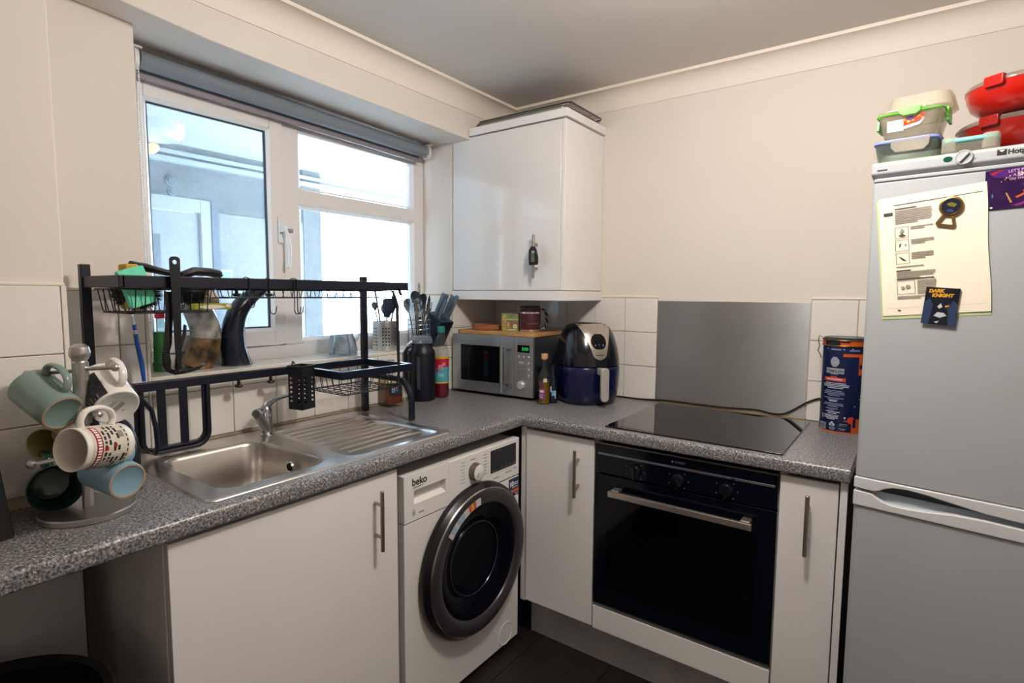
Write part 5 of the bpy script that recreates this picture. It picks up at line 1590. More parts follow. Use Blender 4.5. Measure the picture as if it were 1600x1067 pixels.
# arched front legs
for y in (RYR, RYL):
    pts = [(RXB, y, 1.055), (.235, y, 1.055)] + [(.255 + .077 * math.sin(R(a)) - .0, y, .978 + .077 * math.cos(R(a))) for a in range(0, 91, 15)] + [(.332, y, ZW + .0005 if y == RYL else ZW + .005)]
    b = MB().tube(pts, .011, 8, flat=(.0125, .0115), upv=(0, 1, 0))
    b.build('front_leg', BLACKM, t, bevel=.001)
# lower level
ZL0, ZL1 = 1.092, 1.118
MB().box((RXB - .008, RYL, ZL0), (RXB + .008, RYR, ZL1)).build('lower_rail', BLACKM, t, bevel=.002)
b = MB().box((.314, -1.222, ZL0), (.330, RYR - .008, ZL1)).box((RXB, -1.222, ZL0), (.314, -1.206, ZL1)).box((RXB, RYR - .008, ZL0), (.330, RYR + .008, ZL1))
b.build('lower_frame', BLACKM, t, bevel=.002)
# upper level
ZU0, ZU1 = 1.381, 1.410
b = MB()
b.box((RXF - .007, RYL, ZU0), (RXF + .007, RYR, ZU1)).box((RXB - .007, RYL, ZU0), (RXB + .007, RYR, ZU1))
b.box((RXB, RYL - .007, ZU0), (RXF + .007, RYL + .007, ZU1)).box((RXB, RYR - .007, ZU0), (RXF + .007, RYR + .007, ZU1))
b.build('upper_frame', BLACKM, t, bevel=.002)
for y, z in ((RYL, 1.395), (RYL, 1.105), (RYR, 1.395)):
    MB().at(axisframe((RXB + .011, y, z), (1, 0, 0))).lathe([(0, .004), (.005, .0035), (.006, 0), (0, 0)], 12).build('bolt', BLACKP, t)
# screw feet under the rails
def knob(x, y, z):
    MB().at(Matrix.Translation((x, y, z))).lathe([(0, 0), (.010, .001), (.0135, .006), (.012, .009), (.0055, .011), (.0045, .024), (0, .024)], 16).build('clamp_knob', BLACKP, t)
knob(RXB, -1.417, ZU0 - .023); knob(RXB, -1.310, ZU0 - .023); knob(RXB, -1.421, ZL0 - .023); knob(RXB, -1.313, ZL0 - .023)
# wire baskets: thing of its own each, hooked over the frame
WIRE = mat('black_wire', '11131a', .4)
def basket(name, label, x0, x1, y0, y1, zt_, zb, ny, nx, ins=.012, r=.0014):
    t = thing(name, label, 'basket', ((x0 + x1) / 2, (y0 + y1) / 2, zb))
    MB().tube([(x, y, zt_) for x, y in rrect(x0, y0, x1, y1, .012, 3)], r * 1.5, 6, closed=True).build('rim_wire', WIRE, t)
    MB().tube([(x, y, zb) for x, y in rrect(x0 + ins, y0 + ins, x1 - ins, y1 - ins, .012, 3)], r * 1.3, 6, closed=True).build('base_wire', WIRE, t)
    for k in range(ny):
        y = y0 + ins + (y1 - y0 - 2 * ins) * (k + .5) / ny
        MB().tube([(x0, y, zt_), (x0 + ins * .8, y, zb + .006), (x0 + ins + .005, y, zb), (x1 - ins - .005, y, zb), (x1 - ins * .8, y, zb + .006), (x1, y, zt_)], r, 5).build('wire', WIRE, t)
    for k in range(nx):
        x = x0 + ins + (x1 - x0 - 2 * ins) * (k + .5) / nx
        MB().tube([(x, y0, zt_), (x, y0 + ins * .8, zb + .006), (x, y0 + ins + .005, zb), (x, y1 - ins - .005, zb), (x, y1 - ins * .8, zb + .006), (x, y1, zt_)], r, 5).build('wire', WIRE, t)
    return t
basket('sponge_basket', 'black wire basket of sponges and brushes at the left of the rack', .085, .292, -1.798, -1.585, 1.378, 1.319, 9, 5)
basket('shallow_basket', 'shallow black wire basket along the upper tier over the tap', .085, .292, -1.565, -.945, 1.3785, 1.356, 20, 5, .006)
basket('lower_wire_basket', 'black wire basket hung in the lower tier frame above the drainer', .082, .310, -1.200, -.935, 1.094, 1.034, 6, 6)
# hanging holder with two slats
t = thing('board_holder', 'black hanging holder with flat slats over the back of the sink', 'holder', (RXB + .02, -1.63, .925))
def hoop(x, y0, y1, z0, z1, r, w_, d_):
    pts = [(x, y0, z1), (x, y0, z0 + r)] + [(x, y0 + r - r * math.cos(R(a)), z0 + r - r * math.sin(R(a))) for a in range(15, 91, 15)] + [(x, y1 - r + r * math.sin(R(a)), z0 + r - r * math.cos(R(a))) for a in range(0, 91, 15)] + [(x, y1, z1)]
    return MB().tube(pts, w_, 8, flat=(d_, w_), upv=(1, 0, 0))
HX = RXB + .022
hoop(HX, -1.716, -1.538, .926, 1.105, .035, .0085, .004).build('hoop', BLACKM, t)
hoop(HX + .013, -1.708, -1.532, .918, 1.098, .040, .0055, .003).build('hoop', BLACKM, t)
for y in (-1.655, -1.597):
    MB().box((HX - .003, y - .011, .925), (HX + .003, y + .011, 1.105)).build('slat', BLACKM, t, bevel=.001)
MB().tube([(HX + .005, -1.722, 1.090), (HX + .04, -1.716, 1.082), (HX + .075, -1.708, 1.055), (HX + .085, -1.704, 1.01), (HX + .085, -1.702, .96), (HX + .04, -1.69, .930), (HX + .004, -1.68, .928)], .006, 8).build('side_loop', BLACKM, t)
MB().box((RXB + .0085, -1.726, 1.098), (HX + .012, -1.528, 1.121)).build('hanger', BLACKM, t, bevel=.002)
# utensil cup
UM = Matrix.Translation((.175, -1.266, .990)) @ Matrix.Rotation(R(-2), 4, 'Z')
t = thing('utensil_cup', 'black pierced plastic utensil cup hanging at the left of the lower frame', 'utensil cup', M=UM, world=False)
def facepanel(b, x0, x1, y, z0, z1, nrow, zs, sgn):
    """flat wall with rows of triangular holes, built as strips"""
    pass
hw, hd_ = .041, .033
CUPP = [(-.041, 0), (0, -.041), (.041, 0), (0, .041)]
# seen from the room: local -y should face the camera
RotC = Matrix.Rotation(R(60), 4, 'Z')
b = MB().at(RotC)
zl = [0.0, .018]
zrow = .018
rows = 7
# solid ring top and bottom, lattice between
def cupwall(p, q, z0, z1): 
    nx, ny = q[1] - p[1], -(q[0] - p[0]); l = math.hypot(nx, ny); nx, ny = nx / l * .0022, ny / l * .0022
    b.hexa([(p[0], p[1], z0), (q[0], q[1], z0), (q[0] - nx, q[1] - ny, z0), (p[0] - nx, p[1] - ny, z0), (p[0], p[1], z1), (q[0], q[1], z1), (q[0] - nx, q[1] - ny, z1), (p[0] - nx, p[1] - ny, z1)])
def lerp(p, q, f): return (p[0] + (q[0] - p[0]) * f, p[1] + (q[1] - p[1]) * f)
n_c = len(CUPP)
for i in range(n_c):
    p, q = CUPP[i], CUPP[(i + 1) % n_c]
    cupwall(p, q, .0, .022); cupwall(p, q, .112, .142)
    wide = math.dist(p, q) > .03
    for k in range(6):
        z0 = .022 + k * .015
        cupwall(p, q, z0 + .009, z0 + .015)
        if wide:
            s_ = lambda f: f if i % 2 == 0 else 1 - f
            for fa, fb in ((0, .10), (.28, .52), (.84, 1)):
                cupwall(lerp(p, q, min(s_(fa), s_(fb))), lerp(p, q, max(s_(fa), s_(fb))), z0, z0 + .009)
            A_, B_ = lerp(p, q, s_(.52)), lerp(p, q, s_(.84))
            b.add([(A_[0], A_[1], z0), (B_[0], B_[1], z0), (A_[0], A_[1], z0 + .0045)], [(0, 1, 2)])
            b.add([(A_[0], A_[1], z0 + .0045), (A_[0], A_[1], z0 + .009), (B_[0], B_[1], z0 + .009)], [(0, 1, 2)])
        else:
            cupwall(p, lerp(p, q, .32), z0, z0 + .009); cupwall(lerp(p, q, .68), q, z0, z0 + .009)
b.prism([(x * .97, y * .97) for x, y in CUPP], 0, .003)
b.build('cup', mat('cup_black', '0c1018', .5), t, smooth=0)
b = MB().at(RotC).tube([(x * 1.03, y * 1.03, .142) for x, y in CUPP], .0028, 6, closed=True)
b.build('rim', BLACKP, t)
b = MB().tube([(-.056, .010, .143), (-.064, .008, .150), (-.070, .008, .140), (-.070, .008, .122)], .0026, 6)
b.build('hook', BLACKP, t)
# S hooks on the front upper rail
def shook(y, L, label, rot=0):
    t = thing('s_hook', label, 'hook', M=Matrix.Translation((RXF, y, 1.402)) @ Matrix.Rotation(R(rot), 4, 'Z'), world=False)
    pts = [(-.010, 0, -.014), (-.010, 0, .008), (0, 0, .0115), (.010, 0, .008), (.0105, 0, -.03), (.0105, .0, -L + .012)] 
    pts += [(.0105 + .0, .009 - .009 * math.cos(R(a)), -L + .010 - .010 * math.sin(R(a))) for a in range(20, 181, 20)] + [(.0105, .020, -L + .022)]
    MB().tube(pts, .0016, 6).build('wire', mat('hook_steel', '3c4148', .3, .9), t)
    return t
shook(-1.512, .072, 'leftmost wire hook on the upper rail, just right of the sponge basket', 20)
shook(-1.450, .092, 'long wire hook on the upper rail in front of the black horn', 0)
shook(-1.373, .094, 'first of two wire hooks side by side before the window mullion', 0)
shook(-1.364, .093, 'second of two wire hooks side by side before the window mullion', 4)

# ------------------------------------------------------------------ things in and on the sponge basket
def soft(name, label, cat, M, w_, d_, h, m, extra=None):
    o = MB().at(M).box((-w_ / 2, -d_ / 2, -h / 2), (w_ / 2, d_ / 2, h / 2)).build(name, m, None, bevel=.005, seg=3)
    return tag(o, label, cat)
AQUA = mat('aqua_sponge', '78e6bf', .9, bump=.6, bscale=500, var=.08, vscale=30)
sm_ = frame((.266, -1.765, 1.383), (0, .99, .10), (0, -.16, .985))
t = thing('aqua_sponge', 'aqua green sponge with a yellow spot at the front of the basket', 'sponge', M=sm_ @ Matrix.Rotation(R(10), 4, 'Z'), world=False)
MB().loft([[(x, y, -.010) for x, y in rrect(-.030, -.046, .030, .046, .004, 3)], [(x, y, .010) for x, y in rrect(-.030, -.046, .030, .046, .004, 3)]]).build('foam', AQUA, t, bevel=.002)
decal('print', [([(.004 + .006 * math.cos(a), -.006 + .005 * math.sin(a)) for a in [2 * PI * k / 10 for k in range(10)]], 0)], Matrix.Identity(4), [mat('sponge_stain', 'd8a23a', .9)], t, d=.0104)
soft('yellow_sponge', 'yellow scouring sponge standing behind the aqua sponge', 'sponge', frame((.205, -1.758, 1.385), (0, 1, 0), (0, 0, 1)), .030, .110, .05, mat('yellow_sponge', 'cfae4e', .9, bump=.6, bscale=500))
def bristles(name, par, c, rx, ry, rz, m, n_=420, L=.012, seed=1):
    random.seed(seed)
    b = MB()
    b.sphere(c, 1, 16, (rx * .86, ry * .86, rz * .86))
    for k in range(n_):
        u_ = random.random() * 2 - 1; a = random.random() * 2 * PI; s = math.sqrt(1 - u_ * u_)
        d = Vector((s * math.cos(a), s * math.sin(a), u_))
        p = Vector(c) + Vector((d.x * rx * .8, d.y * ry * .8, d.z * rz * .8)); q = p + Vector((d.x * rx, d.y * ry, d.z * rz)) * .26
        w_ = d.orthogonal().normalized() * .0012
        b.add([p - w_, p + w_, q], [(0, 1, 2)])
    o = b.build(name, m, par, smooth=0)
    o['kind'] = 'stuff'
    return o
BRI = mat('black_bristle', '0c0d14', .6)
t = thing('round_brush', 'black bristled dish brush with a black handle lying behind the aqua sponge', 'brush', (.20, -1.755, 1.33))
bristles('bristles', t, (.195, -1.740, 1.366), .050, .060, .044, BRI, 700, seed=2)
MB().tube([(.20, -1.765, 1.405), (.20, -1.745, 1.438), (.20, -1.72, 1.434), (.20, -1.67, 1.422), (.205, -1.64, 1.420)], .009, 10, rad=[.011, .013, .011, .0085, .009], flat=(.009, .012)).build('handle', BLACKP, t)
t = thing('long_brush', 'dark bristled brush with a long plum black handle over the basket', 'brush', (.20, -1.60, 1.33))
bristles('bristles', t, (.20, -1.612, 1.372), .042, .044, .040, BRI, 480, seed=4)
MB().tube([(.20, -1.640, 1.402), (.20, -1.628, 1.418), (.20, -1.60, 1.428), (.20, -1.56, 1.427), (.20, -1.532, 1.422), (.20, -1.524, 1.420)], .009, 10, rad=[.007, .011, .013, .013, .012, .006], flat=(.0085, .012), upv=(0, 0, 1)).build('handle', mat('plum_black', '221a22', .35), t)
t = thing('cream_scrubber', 'pale cream round scrubber lying at the right of the basket', 'scrubber', (.20, -1.567, 1.326))
MB().at(Matrix.Translation((.185, -1.560, 1.334))).lathe([(0, 0), (.026, 0), (.030, .006), (.029, .020), (.023, .034), (.012, .043), (0, .046)], 24).build('pad', mat('cream_scourer', 'b9ac98', .9, bump=.5, bscale=200), t)
bristles('tuft', t, (.185, -1.575, 1.385), .014, .014, .016, mat('cream_tuft', '9c8f86', .9), 60, seed=8)
t = thing('dish_brush', 'yellow green dish brush with a white oval on its handle, lowest in the basket', 'brush', (.262, -1.60, 1.322))
MB().at(frame((.262, -1.590, 1.333), (0, 1, 0), (0, 0, 1))).loft([[(x, y, z) for x, y in rrect(-.052, -.0085, .056, .0085, .008, 4)] for z in (-.006, .006)]).build('handle', mat('olive_lime', '93902a', .35), t, bevel=.002)
MB().at(frame((.2683, -1.588, 1.332), (0, 1, 0), (0, 0, 1))).prism([(.034 * math.cos(a), .0055 * math.sin(a)) for a in [2 * PI * k / 20 for k in range(20)]], 0, .001).build('grip_oval', mat('grip_white', 'd6cfc2', .5), t)
MB().at(frame((.2683, -1.545, 1.335), (0, 1, 0), (0, 0, 1))).prism([(.007 * math.cos(a), .0045 * math.sin(a)) for a in [2 * PI * k / 14 for k in range(14)]], 0, .001).build('hanging_hole', mat('grip_white', 'd6cfc2', .5), t)

# black spatula and horn strap
t = thing('black_spatula', 'black spatula with a hanging hole standing in front of the rack', 'spatula', (.325, -1.69, 1.13))
SP = frame((.325, -1.7015, 1.178), (0, 1, 0), (0, 0, 1))
b = MB().at(SP)
nn = 24
hc = (0, .2665)
def outl(a):
    # distance from the hole centre to the rounded outline in direction a
    c_, s_ = math.cos(a), math.sin(a)
    d = .0118 / abs(c_) if abs(c_) > 1e-6 else 9
    if s_ > 0: d = min(d, .0135 / s_, .0142)
    else: d = min(d, .0170 / -s_ if s_ < -1e-6 else 9)
    return d
angs = [2 * PI * k / nn for k in range(nn)] 
oo = [(hc[0] + outl(a) * math.cos(a), hc[1] + outl(a) * math.sin(a)) for a in angs]
hh = [(hc[0] + .0056 * math.cos(a), hc[1] + .0056 * math.sin(a)) for a in angs]
b.loft([[(x, y, .0) for x, y in hh], [(x, y, .0) for x, y in oo], [(x, y, .004) for x, y in oo], [(x, y, .004) for x, y in hh], [(x, y, .0) for x, y in hh]], cap0=False, cap1=False)
b.prism([(-.0070, .035), (.0062, .035), (.0118, .2545), (-.0118, .2545)], .0002, .0038)
b.build('handle', BLACKP, t, smooth=0)
MB().at(SP).prism([(-.0070, .0355), (-.0055, .020), (-.0045, .0), (.0045, .0), (.0055, .020), (.0062, .0355)], .0005, .0035).build('blade', BLACKP, t, bevel=.001)
t = thing('hanging_tongs', 'pair of black plastic tongs hanging beneath the basket beside the spatula', 'tongs', (.315, -1.72, 1.17))
b = MB().tube([(.312, -1.712, 1.372), (.312, -1.714, 1.30), (.313, -1.719, 1.245), (.314, -1.727, 1.215), (.314, -1.728, 1.195), (.314, -1.720, 1.178), (.314, -1.706, 1.170), (.312, -1.690, 1.170), (.300, -1.66, 1.172), (.285, -1.635, 1.175), (.26, -1.61, 1.178)], .007, 8, rad=[.008, .0085, .0085, .0075, .007, .006, .0055, .005, .0045, .004, .003], flat=(.0025, .0075), upv=(1, 0, 0))
b.build('lower_arm', BLACKP, t)
b = MB().tube([(.322, -1.707, 1.172), (.318, -1.700, 1.215), (.31, -1.690, 1.235), (.285, -1.668, 1.265), (.26, -1.655, 1.285)], .006, 8, rad=[.005, .0055, .0055, .005, .0045], flat=(.002, .006), upv=(1, 0, 0))
b.build('upper_arm', BLACKP, t)
for k in range(6):
    MB().box((.3165, -1.732, 1.196 + k * .0055), (.3185, -1.718, 1.1985 + k * .0055)).build('grip_rib', BLACKP, t)
t = thing('blue_handled_brush', 'thin brush with a blue and white handle hanging at the left of the rack', 'brush', (.06, -1.69, 1.12))
pts = [Vector((.062, -1.7070, 1.320)), Vector((.062, -1.7045, 1.300)), Vector((.061, -1.700, 1.272)), Vector((.060, -1.695, 1.222)), Vector((.058, -1.686, 1.168)), Vector((.056, -1.682, 1.120))]
MB().tube(pts[:3] + [Vector((.0605, -1.6985, 1.255))], .0055, 10, rad=[.0025, .0035, .0045, .0055]).build('neck', mat('brush_white', 'cdd3d8', .3), t)
MB().tube([Vector((.0605, -1.6985, 1.2545))] + pts[3:], .006, 10, rad=[.0058, .0062, .0066, .005]).build('handle', mat('brush_blue', '1d57b4', .3), t)
MB().tube([Vector((.0612, -1.701, 1.281)), Vector((.0608, -1.6995, 1.266))], .0052, 10).build('collar', mat('brush_blue', '1d57b4', .3), t)
t = thing('black_ladle', 'black nylon ladle hanging from the right end of the upper tier', 'ladle', (.31, -.96, 1.05))
MB().tube([(.312, -.995, 1.378), (.313, -.985, 1.372), (.313, -.978, 1.352), (.312, -.968, 1.325), (.311, -.968, 1.30), (.311, -.966, 1.20), (.311, -.9645, 1.135), (.311, -.9645, 1.052)], .0055, 8, rad=[.003, .004, .0055, .0065, .0062, .0065, .0055, .005], flat=(.0035, .0058), upv=(1, 0, 0)).build('handle', mat('nylon_black', '10161f', .45), t)
MB().at(axisframe((.315, -.958, 1.375), (.6, .6, .3))).lathe([(0, -.006), (.010, -.004), (.017, .004), (.0165, .004), (.009, -.002), (0, -.004)], 18).build('bowl', mat('nylon_black', '10161f', .45), t)

# ------------------------------------------------------------------ things on the window sill
ZS = 1.1185
t = thing('washing_up_liquid', 'green washing up liquid bottle with a red cap at the left of the sill', 'bottle', (-.118, -1.572, ZS))
m = Matrix.Translation((-.118, -1.566, ZS))
def ov(z, a, b_): return [(a * math.cos(2 * PI * k / 24), b_ * math.sin(2 * PI * k / 24), z) for k in range(24)]
MB().at(m).loft([ov(0, .016, .024), ov(.004, .018, .0265), ov(.03, .018, .027), ov(.06, .0165, .0235), ov(.09, .016, .022), ov(.12, .016, .022), ov(.145, .014, .018), ov(.165, .011, .012), ov(.172, .011, .012)]).build('bottle', clearmat('soap_clear', 'e8f2ec'), t)
MB().at(m).loft([ov(.003, .015, .023), ov(.03, .0168, .0258), ov(.06, .0154, .0222), ov(.09, .0148, .0208), ov(.128, .0148, .0205)]).build('liquid', mat('green_soap', '0c7a2a', .1, trans=.45, ior=1.33), t)
MB().at(m).lathe([(0, .170), (.0145, .170), (.0145, .184), (.010, .186), (.009, .196), (0, .197)], 20).build('cap', mat('red_cap', 'c2182a', .35), t)

def horn(pts, rad, n_=28, ry=None, m=None):
    b = MB(); b.tube(pts, 1, n_, rad=rad, upv=(1, 0, 0)); return b
def smoothpts(pts, rad, k=5):
    P = [Vector(p) for p in pts]; o = []; rr = []
    for i in range(len(P) - 1):
        p0, p1, p2, p3 = [P[max(0, min(len(P) - 1, i + j))] for j in (-1, 0, 1, 2)]
        for q in range(k):
            f = q / k
            o.append(.5 * ((2 * p1) + (p2 - p0) * f + (2 * p0 - 5 * p1 + 4 * p2 - p3) * f * f + (3 * p1 - p0 - 3 * p2 + p3) * f ** 3))
            rr.append(rad[i] * (1 - f) + rad[i + 1] * f)
    o.append(P[-1]); rr.append(rad[-1])
    return o, rr
HORN1 = roughcast('horn_pale', '5f6468', 'c3bfb4', 22)
HORN1.node_tree.nodes['Principled BSDF'].inputs['Roughness'].default_value = .25
HORN2 = roughcast('horn_brown', '2e2118', 'a07c50', 26)
HORN2.node_tree.nodes['Principled BSDF'].inputs['Roughness'].default_value = .3
t = thing('horn_tankard', 'mottled brown and pale horn tankard standing on the sill', 'tankard', (-.115, -1.452, ZS))
cx_ = -.115
lo = [(cx_, -1.466, ZS), (cx_, -1.452, 1.150), (cx_, -1.438, 1.182), (cx_, -1.430, 1.216)]
hi = [(cx_, -1.430, 1.2165), (cx_, -1.432, 1.250), (cx_, -1.440, 1.280), (cx_, -1.452, 1.310), (cx_, -1.466, 1.345)]
p_, r_ = smoothpts(lo, [.050, .048, .047, .0465])
horn(p_, r_).build('lower_body', HORN2, t)
p_, r_ = smoothpts(hi, [.0465, .046, .045, .0435, .042])
horn(p_, r_).build('upper_body', HORN1, t)
MB().at(axisframe((cx_, -1.430, 1.2165), (0, .1, 1))).lathe([(.0462, -.0015), (.0474, -.001), (.0474, .001), (.0462, .0015)], 32, cap=False).build('joint_ring', mat('joint_dark', '6b5133', .5), t)
HORNB = roughcast('horn_black', '0b1220', '1c2a3c', 8)
HORNB.node_tree.nodes['Principled BSDF'].inputs['Roughness'].default_value = .22
t = thing('drinking_horn', 'curved black drinking horn standing upside down on the sill', 'horn', (-.11, -1.335, ZS))
cx_ = -.108
p_, r_ = smoothpts([(cx_, -1.333, ZS), (cx_, -1.335, 1.135), (cx_, -1.343, 1.186), (cx_, -1.341, 1.242), (cx_, -1.327, 1.293), (cx_, -1.299, 1.335), (cx_, -1.263, 1.364), (cx_, -1.222, 1.388), (cx_, -1.19, 1.402)], [.050, .046, .0405, .037, .034, .030, .024, .017, .008])
horn(p_, r_).build('horn', HORNB, t)
MB().at(Matrix.Translation((cx_, -1.333, ZS))).lathe([(.046, 0), (.0505, 0), (.0505, .003), (.046, .004)], 30, cap=False).build('rim', mat('horn_rim', '2e3640', .3), t)

CAR = glassy('carafe_glass', 'e6eef2', .35, .03, haze=.05, hazecol='e8eef2')
t = thing('glass_carafe', 'clear waisted glass jug on the sill behind the rack post', 'jug', (-.04, -.935, ZS))
m = Matrix.Translation((-.045, -.938, ZS))
MB().at(m).lathe([(0, 0), (.054, 0), (.058, .004), (.0585, .03), (.052, .060), (.044, .090), (.042, .12), (.046, .16), (.050, .20), (.0545, .235), (.060, .252), (.0585, .253), (.052, .235), (.0475, .20), (.0435, .16), (.0395, .12), (.0415, .09), (.0495, .06), (.056, .03), (.055, .008), (0, .006)], 40).build('glass', CAR, t)
MB().tube([(-.03, -.893, ZS + .20), (-.015, -.872, ZS + .205), (-.005, -.858, ZS + .18), (-.006, -.862, ZS + .12), (-.02, -.885, ZS + .07), (-.03, -.895, ZS + .05)], .006, 10).build('handle', CAR, t)

# perforated steel holder with utensils
HC = (-.108, -.662)
t = thing('utensil_holder', 'pierced stainless steel utensil pot on the sill', 'utensil pot', (*HC, ZS))
m = Matrix.Translation((*HC, ZS))
MB().at(m).lathe([(0, 0), (.053, 0), (.054, .002), (.054, .126), (.0548, .127), (.0545, .129), (.0522, .129), (.0525, .004), (0, .004)], 48).build('pot', STEEL, t)
b = MB().at(m)
base = math.atan2(-2.315 - HC[1], 1.797 - HC[0])
for grp in (-1, 0, 1):
    for c_ in range(3):
        for r_ in range(6):
            a = base + grp * R(62) + (c_ - 1) * R(13.5) + R(4)
            z = .026 + r_ * .0145
            ee = Vector((math.cos(a), math.sin(a), 0))
            bm_ = m @ axisframe(ee * .0543 + Vector((0, 0, z)), ee)
            b.at(bm_).add([(.0036 * math.cos(R(k * 45 + 22)), .0036 * math.sin(R(k * 45 + 22)), 0) for k in range(8)], [tuple(range(8))])
o = b.build('holes', DARK, t, smooth=0); o['kind'] = 'stuff'
NYL = mat('nylon_navy', '16222f', .45)
ht = Vector((.88, .475, 0))      # rightwards as seen from the room
hn = Vector((.475, -.88, 0))
def uten(name, label, s0, s1, z1, m_, head, dep0=0, dep1=0, r=.004):
    t = thing(name, label, 'utensil', (*HC, ZS + .01))
    p0 = Vector((*HC, ZS + .012)) + ht * s0 * .5 + hn * dep0 * .5
    p1 = Vector((*HC, ZS + z1)) + ht * s1 + hn * dep1
    MB().tube([p0, (p0 + p1) / 2, p1], r, 8).build('handle', m_, t)
    d = (p1 - p0).normalized()
    fm = frame(p1, (d.cross(hn)).normalized() * -1, d, hn)
    MB().at(fm).add(*head).build('head', m_, t, smooth=40, bevel=.0008)
    return t
def flat(poly, th=.003):
    n = len(poly)
    vs = [(x, y, -th / 2) for x, y in poly] + [(x, y, th / 2) for x, y in poly]
    return vs, [tuple(reversed(range(n))), tuple(range(n, 2 * n))] + [(i, (i + 1) % n, n + (i + 1) % n, n + i) for i in range(n)]
uten('black_turner', 'broad dark turner upright in the middle of the steel utensil pot', .0, .010, .150, NYL, flat([(-.012, -.005), (.014, -.005), (.022, .03), (.024, .070), (.018, .078), (-.020, .082), (-.026, .055), (-.022, .02)]))
uten('serving_spoon', 'dark spoon leaning right out of the steel utensil pot', .02, .034, .175, NYL, flat([(-.006, -.01), (.006, -.01), (.015, .02), (.018, .045), (.010, .065), (-.004, .066), (-.014, .045), (-.013, .02)]), dep1=-.01)
uten('slotted_spoon', 'small slotted steel spoon leaning left out of the steel utensil pot', -.02, -.040, .185, mat('dark_steel', '5b626a', .3, .9), flat([(-.004, -.008), (.004, -.008), (.013, .006), (.014, .020), (.006, .030), (-.006, .030), (-.014, .020), (-.013, .006)], .002), dep1=.012, r=.003)
uten('wooden_spatula', 'slender brown spatula leaning left out of the steel utensil pot', -.01, -.045, .225, mat('brown_nylon', '4a3a3c', .5), flat([(-.004, -.01), (.004, -.01), (.006, .05), (.003, .055), (-.004, .05)]), dep1=-.02)
uten('pale_spoon', 'pale steel ladle behind the turner in the steel utensil pot', -.005, -.012, .165, mat('pale_steel', 'a9b0b6', .25, .9), flat([(-.005, -.008), (.005, -.008), (.017, .010), (.018, .030), (.008, .044), (-.008, .044), (-.018, .030), (-.017, .010)], .004), dep1=-.03, r=.003)

# wire cutlery basket
CB = (-.075, -.487)
t = thing('cutlery_basket', 'round wire basket packed with cutlery on the sill beside the knife block', 'cutlery basket', (*CB, ZS))
CW = mat('chrome_wire', 'b9bec2', .2, .9)
b = MB()
for z in (.004, .03, .058, .086, .108, .130):
    b.at(Matrix.Translation((*CB, ZS + z))).tube([(.052 * math.cos(2 * PI * k / 28), .052 * math.sin(2 * PI * k / 28), 0) for k in range(28)], .0014, 5, closed=True)
b.build('ring_wire', CW, t)
b = MB()
for k in range(9):
    a = 2 * PI * k / 9
    b.at(Matrix.Translation((*CB, ZS))).tube([(.0525 * math.cos(a), .0525 * math.sin(a), .002), (.0525 * math.cos(a), .0525 * math.sin(a), .131)], .0013, 5)
b.at(Matrix.Translation((*CB, ZS))).lathe([(0, 0), (.050, 0), (.050, .003), (0, .003)], 24)
b.build('upright_wire', CW, t)
CUT = mat('cutlery_steel', 'a5abb0', .2, .9)
CUTD = mat('cutlery_dark', '262f3a', .3, .3)
def cut(kind, label, s, dep, z, lean, m_, sc=1):
    names = {'s': 'spoon', 'f': 'fork', 'k': 'knife'}; sc = sc * 1.25
    nm = names[kind]
    p0 = Vector((*CB, ZS + .006)) + ht * (s * .5) + hn * (dep * .5)
    p1 = Vector((*CB, ZS + z)) + ht * (s + lean) + hn * dep
    t = thing(nm, label, 'cutlery', p0, group='cutlery in the wire basket')
    MB().tube([p0, p1], .003, 6, flat=(.0015, .004)).build('handle', m_, t)
    d = (p1 - p0).normalized()
    fm = frame(p1, (d.cross(hn)).normalized() * -1, d, hn)
    if kind == 's':
        vs = []; fs = []
        n_, k_ = 6, 14
        b = MB().at(fm)
        lo = []
        for j in range(n_ + 1):
            rr = j / n_
            lo.append([(rr * .0175 * sc * math.cos(a) * (1 + .18 * math.sin(a)), .022 * sc + rr * .026 * sc * math.sin(a), -.006 * (1 - rr * rr)) for a in [2 * PI * k / k_ for k in range(k_)]])
        b.loft(lo, cap0=True, cap1=False)
        b.build('bowl', m_, t, smooth=60)
    elif kind == 'f':
        b = MB().at(fm).add(*flat([(-.003, -.002), (.003, -.002), (.011, .018), (.011, .026), (-.011, .026), (-.011, .018)], .0016))
        for k in range(4):
            x = -.0095 + k * .0063
            b.box((x - .0013, .0255, -.0008), (x + .0013, .056, .0008))
        b.build('tines', m_, t, smooth=0)
    else:
        MB().at(fm).add(*flat([(-.004, -.01), (.005, -.01), (.009, .012), (.009, .040), (.004, .062), (-.004, .040)], .0018)).build('blade', m_, t, smooth=0)
cut('s', 'dark topped spoon leaning furthest left in the wire basket', -.034, .010, .168, -.008, CUT, 1.05)
cut('s', 'large dark spoon standing at the back left of the wire basket', -.022, -.02, .205, .0, CUTD, 1.0)
cut('s', 'shiny spoon in the front middle of the wire basket, the upper one', .004, .030, .172, .002, CUT, 1.0)
cut('s', 'shiny spoon in the front middle of the wire basket, the lower one', .008, .040, .148, .004, CUT, 1.0)
cut('s', 'small dark spoon behind the two shiny ones in the wire basket', .012, -.02, .205, .004, CUTD, .8)
cut('k', 'pointed table knife right of the spoons in the wire basket', .026, .005, .190, .006, CUTD)
cut('k', 'second pointed table knife at the right rim of the wire basket', .036, .00, .185, .012, CUTD)
cut('f', 'steel fork leaning right towards the knife block', .038, .020, .160, .014, CUT)
cut('f', 'steel fork low in front of the knife block', .030, .034, .150, .010, CUT)
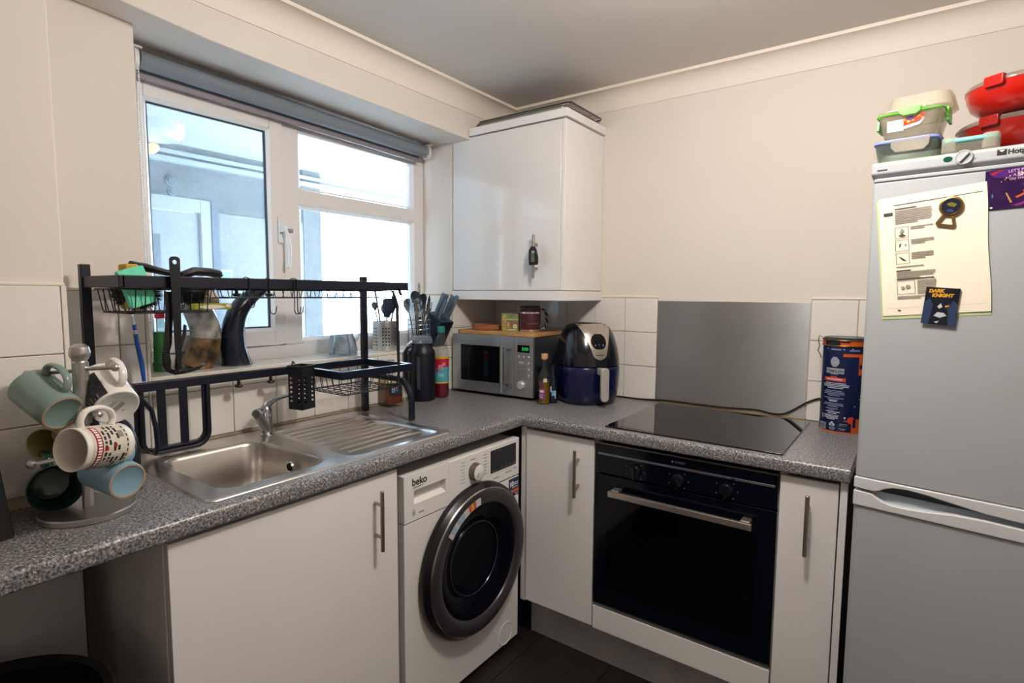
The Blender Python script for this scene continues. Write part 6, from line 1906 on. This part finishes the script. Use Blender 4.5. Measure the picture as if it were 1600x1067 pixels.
cut('s', 'upright spoon with a dark bowl behind the fork', .0, -.035, .195, .0, CUTD, .9)
cut('k', 'thin pale blade rising highest at the back of the wire basket', -.004, -.03, .245, .0, CUT, .9)

# knife block
t = thing('knife_block', 'dark slanted knife block with grey handled knives at the right end of the sill', 'knife block', (-.06, -.392, ZS))
d_ = Vector((.5, 0, .866)); nrm = Vector((-.866, 0, .5))
KY0, KY1 = -.432, -.345
base_ = [Vector((-.138, 0, ZS)), Vector((-.048, 0, ZS)), Vector((.0185, 0, 1.2345)), Vector((-.070, 0, 1.286))]
b = MB().at(frame((0, KY0, 0), (1, 0, 0), (0, 0, 1), (0, 1, 0)))
b.prism([(p.x, p.z) for p in base_], 0, KY1 - KY0)
b.build('block', mat('knife_block_black', '0d1826', .4), t, bevel=.003)
fc = base_[2] + Vector((0, KY0, 0))
tm = frame(fc, nrm, (0, 1, 0), d_)
decal('print', [(.006, .006, .094, .081, 0)], tm, [mat('block_top_grey', '3a4654', .4)], t, d=.0006)
KH = mat('knife_handle_grey', '5f7180', .35)
for u_, v_, L, w_, kl in ((.070, .022, .118, .010, 'broad grey handled knife at the left back of the knife block'), (.070, .045, .112, .010, 'grey handled knife in the middle of the back row of the knife block'), (.050, .064, .118, .010, 'grey handled knife right of centre in the knife block'), (.045, .022, .095, .008, 'shortest grey handled knife, at the front of the knife block'), (.028, .066, .130, .009, 'grey handled knife furthest right in the knife block')):
    k = thing('knife', kl, 'knife', tm @ Vector((u_, v_, 0)), group='knives in the knife block')
    MB().at(tm @ Matrix.Translation((u_, v_, 0))).loft([[(x, y, z) for x, y in rrect(-w_ * s, -.006 * s, w_ * s, .006 * s, .003 * s, 3)] for z, s in ((.001, .8), (.02, .9), (L * .6, 1), (L - .004, 1.05), (L, .8))]).build('handle', KH, k)
for u_, v_ in ((.020, .030), (.018, .048), (.030, .030), (.034, .048)):
    MB().at(tm @ Matrix.Translation((u_, v_, .0007))).box((-.007, -.0012, 0), (.007, .0012, .0008)).build('slot', DARK, t, smooth=0)


bpy.context.view_layer.update()
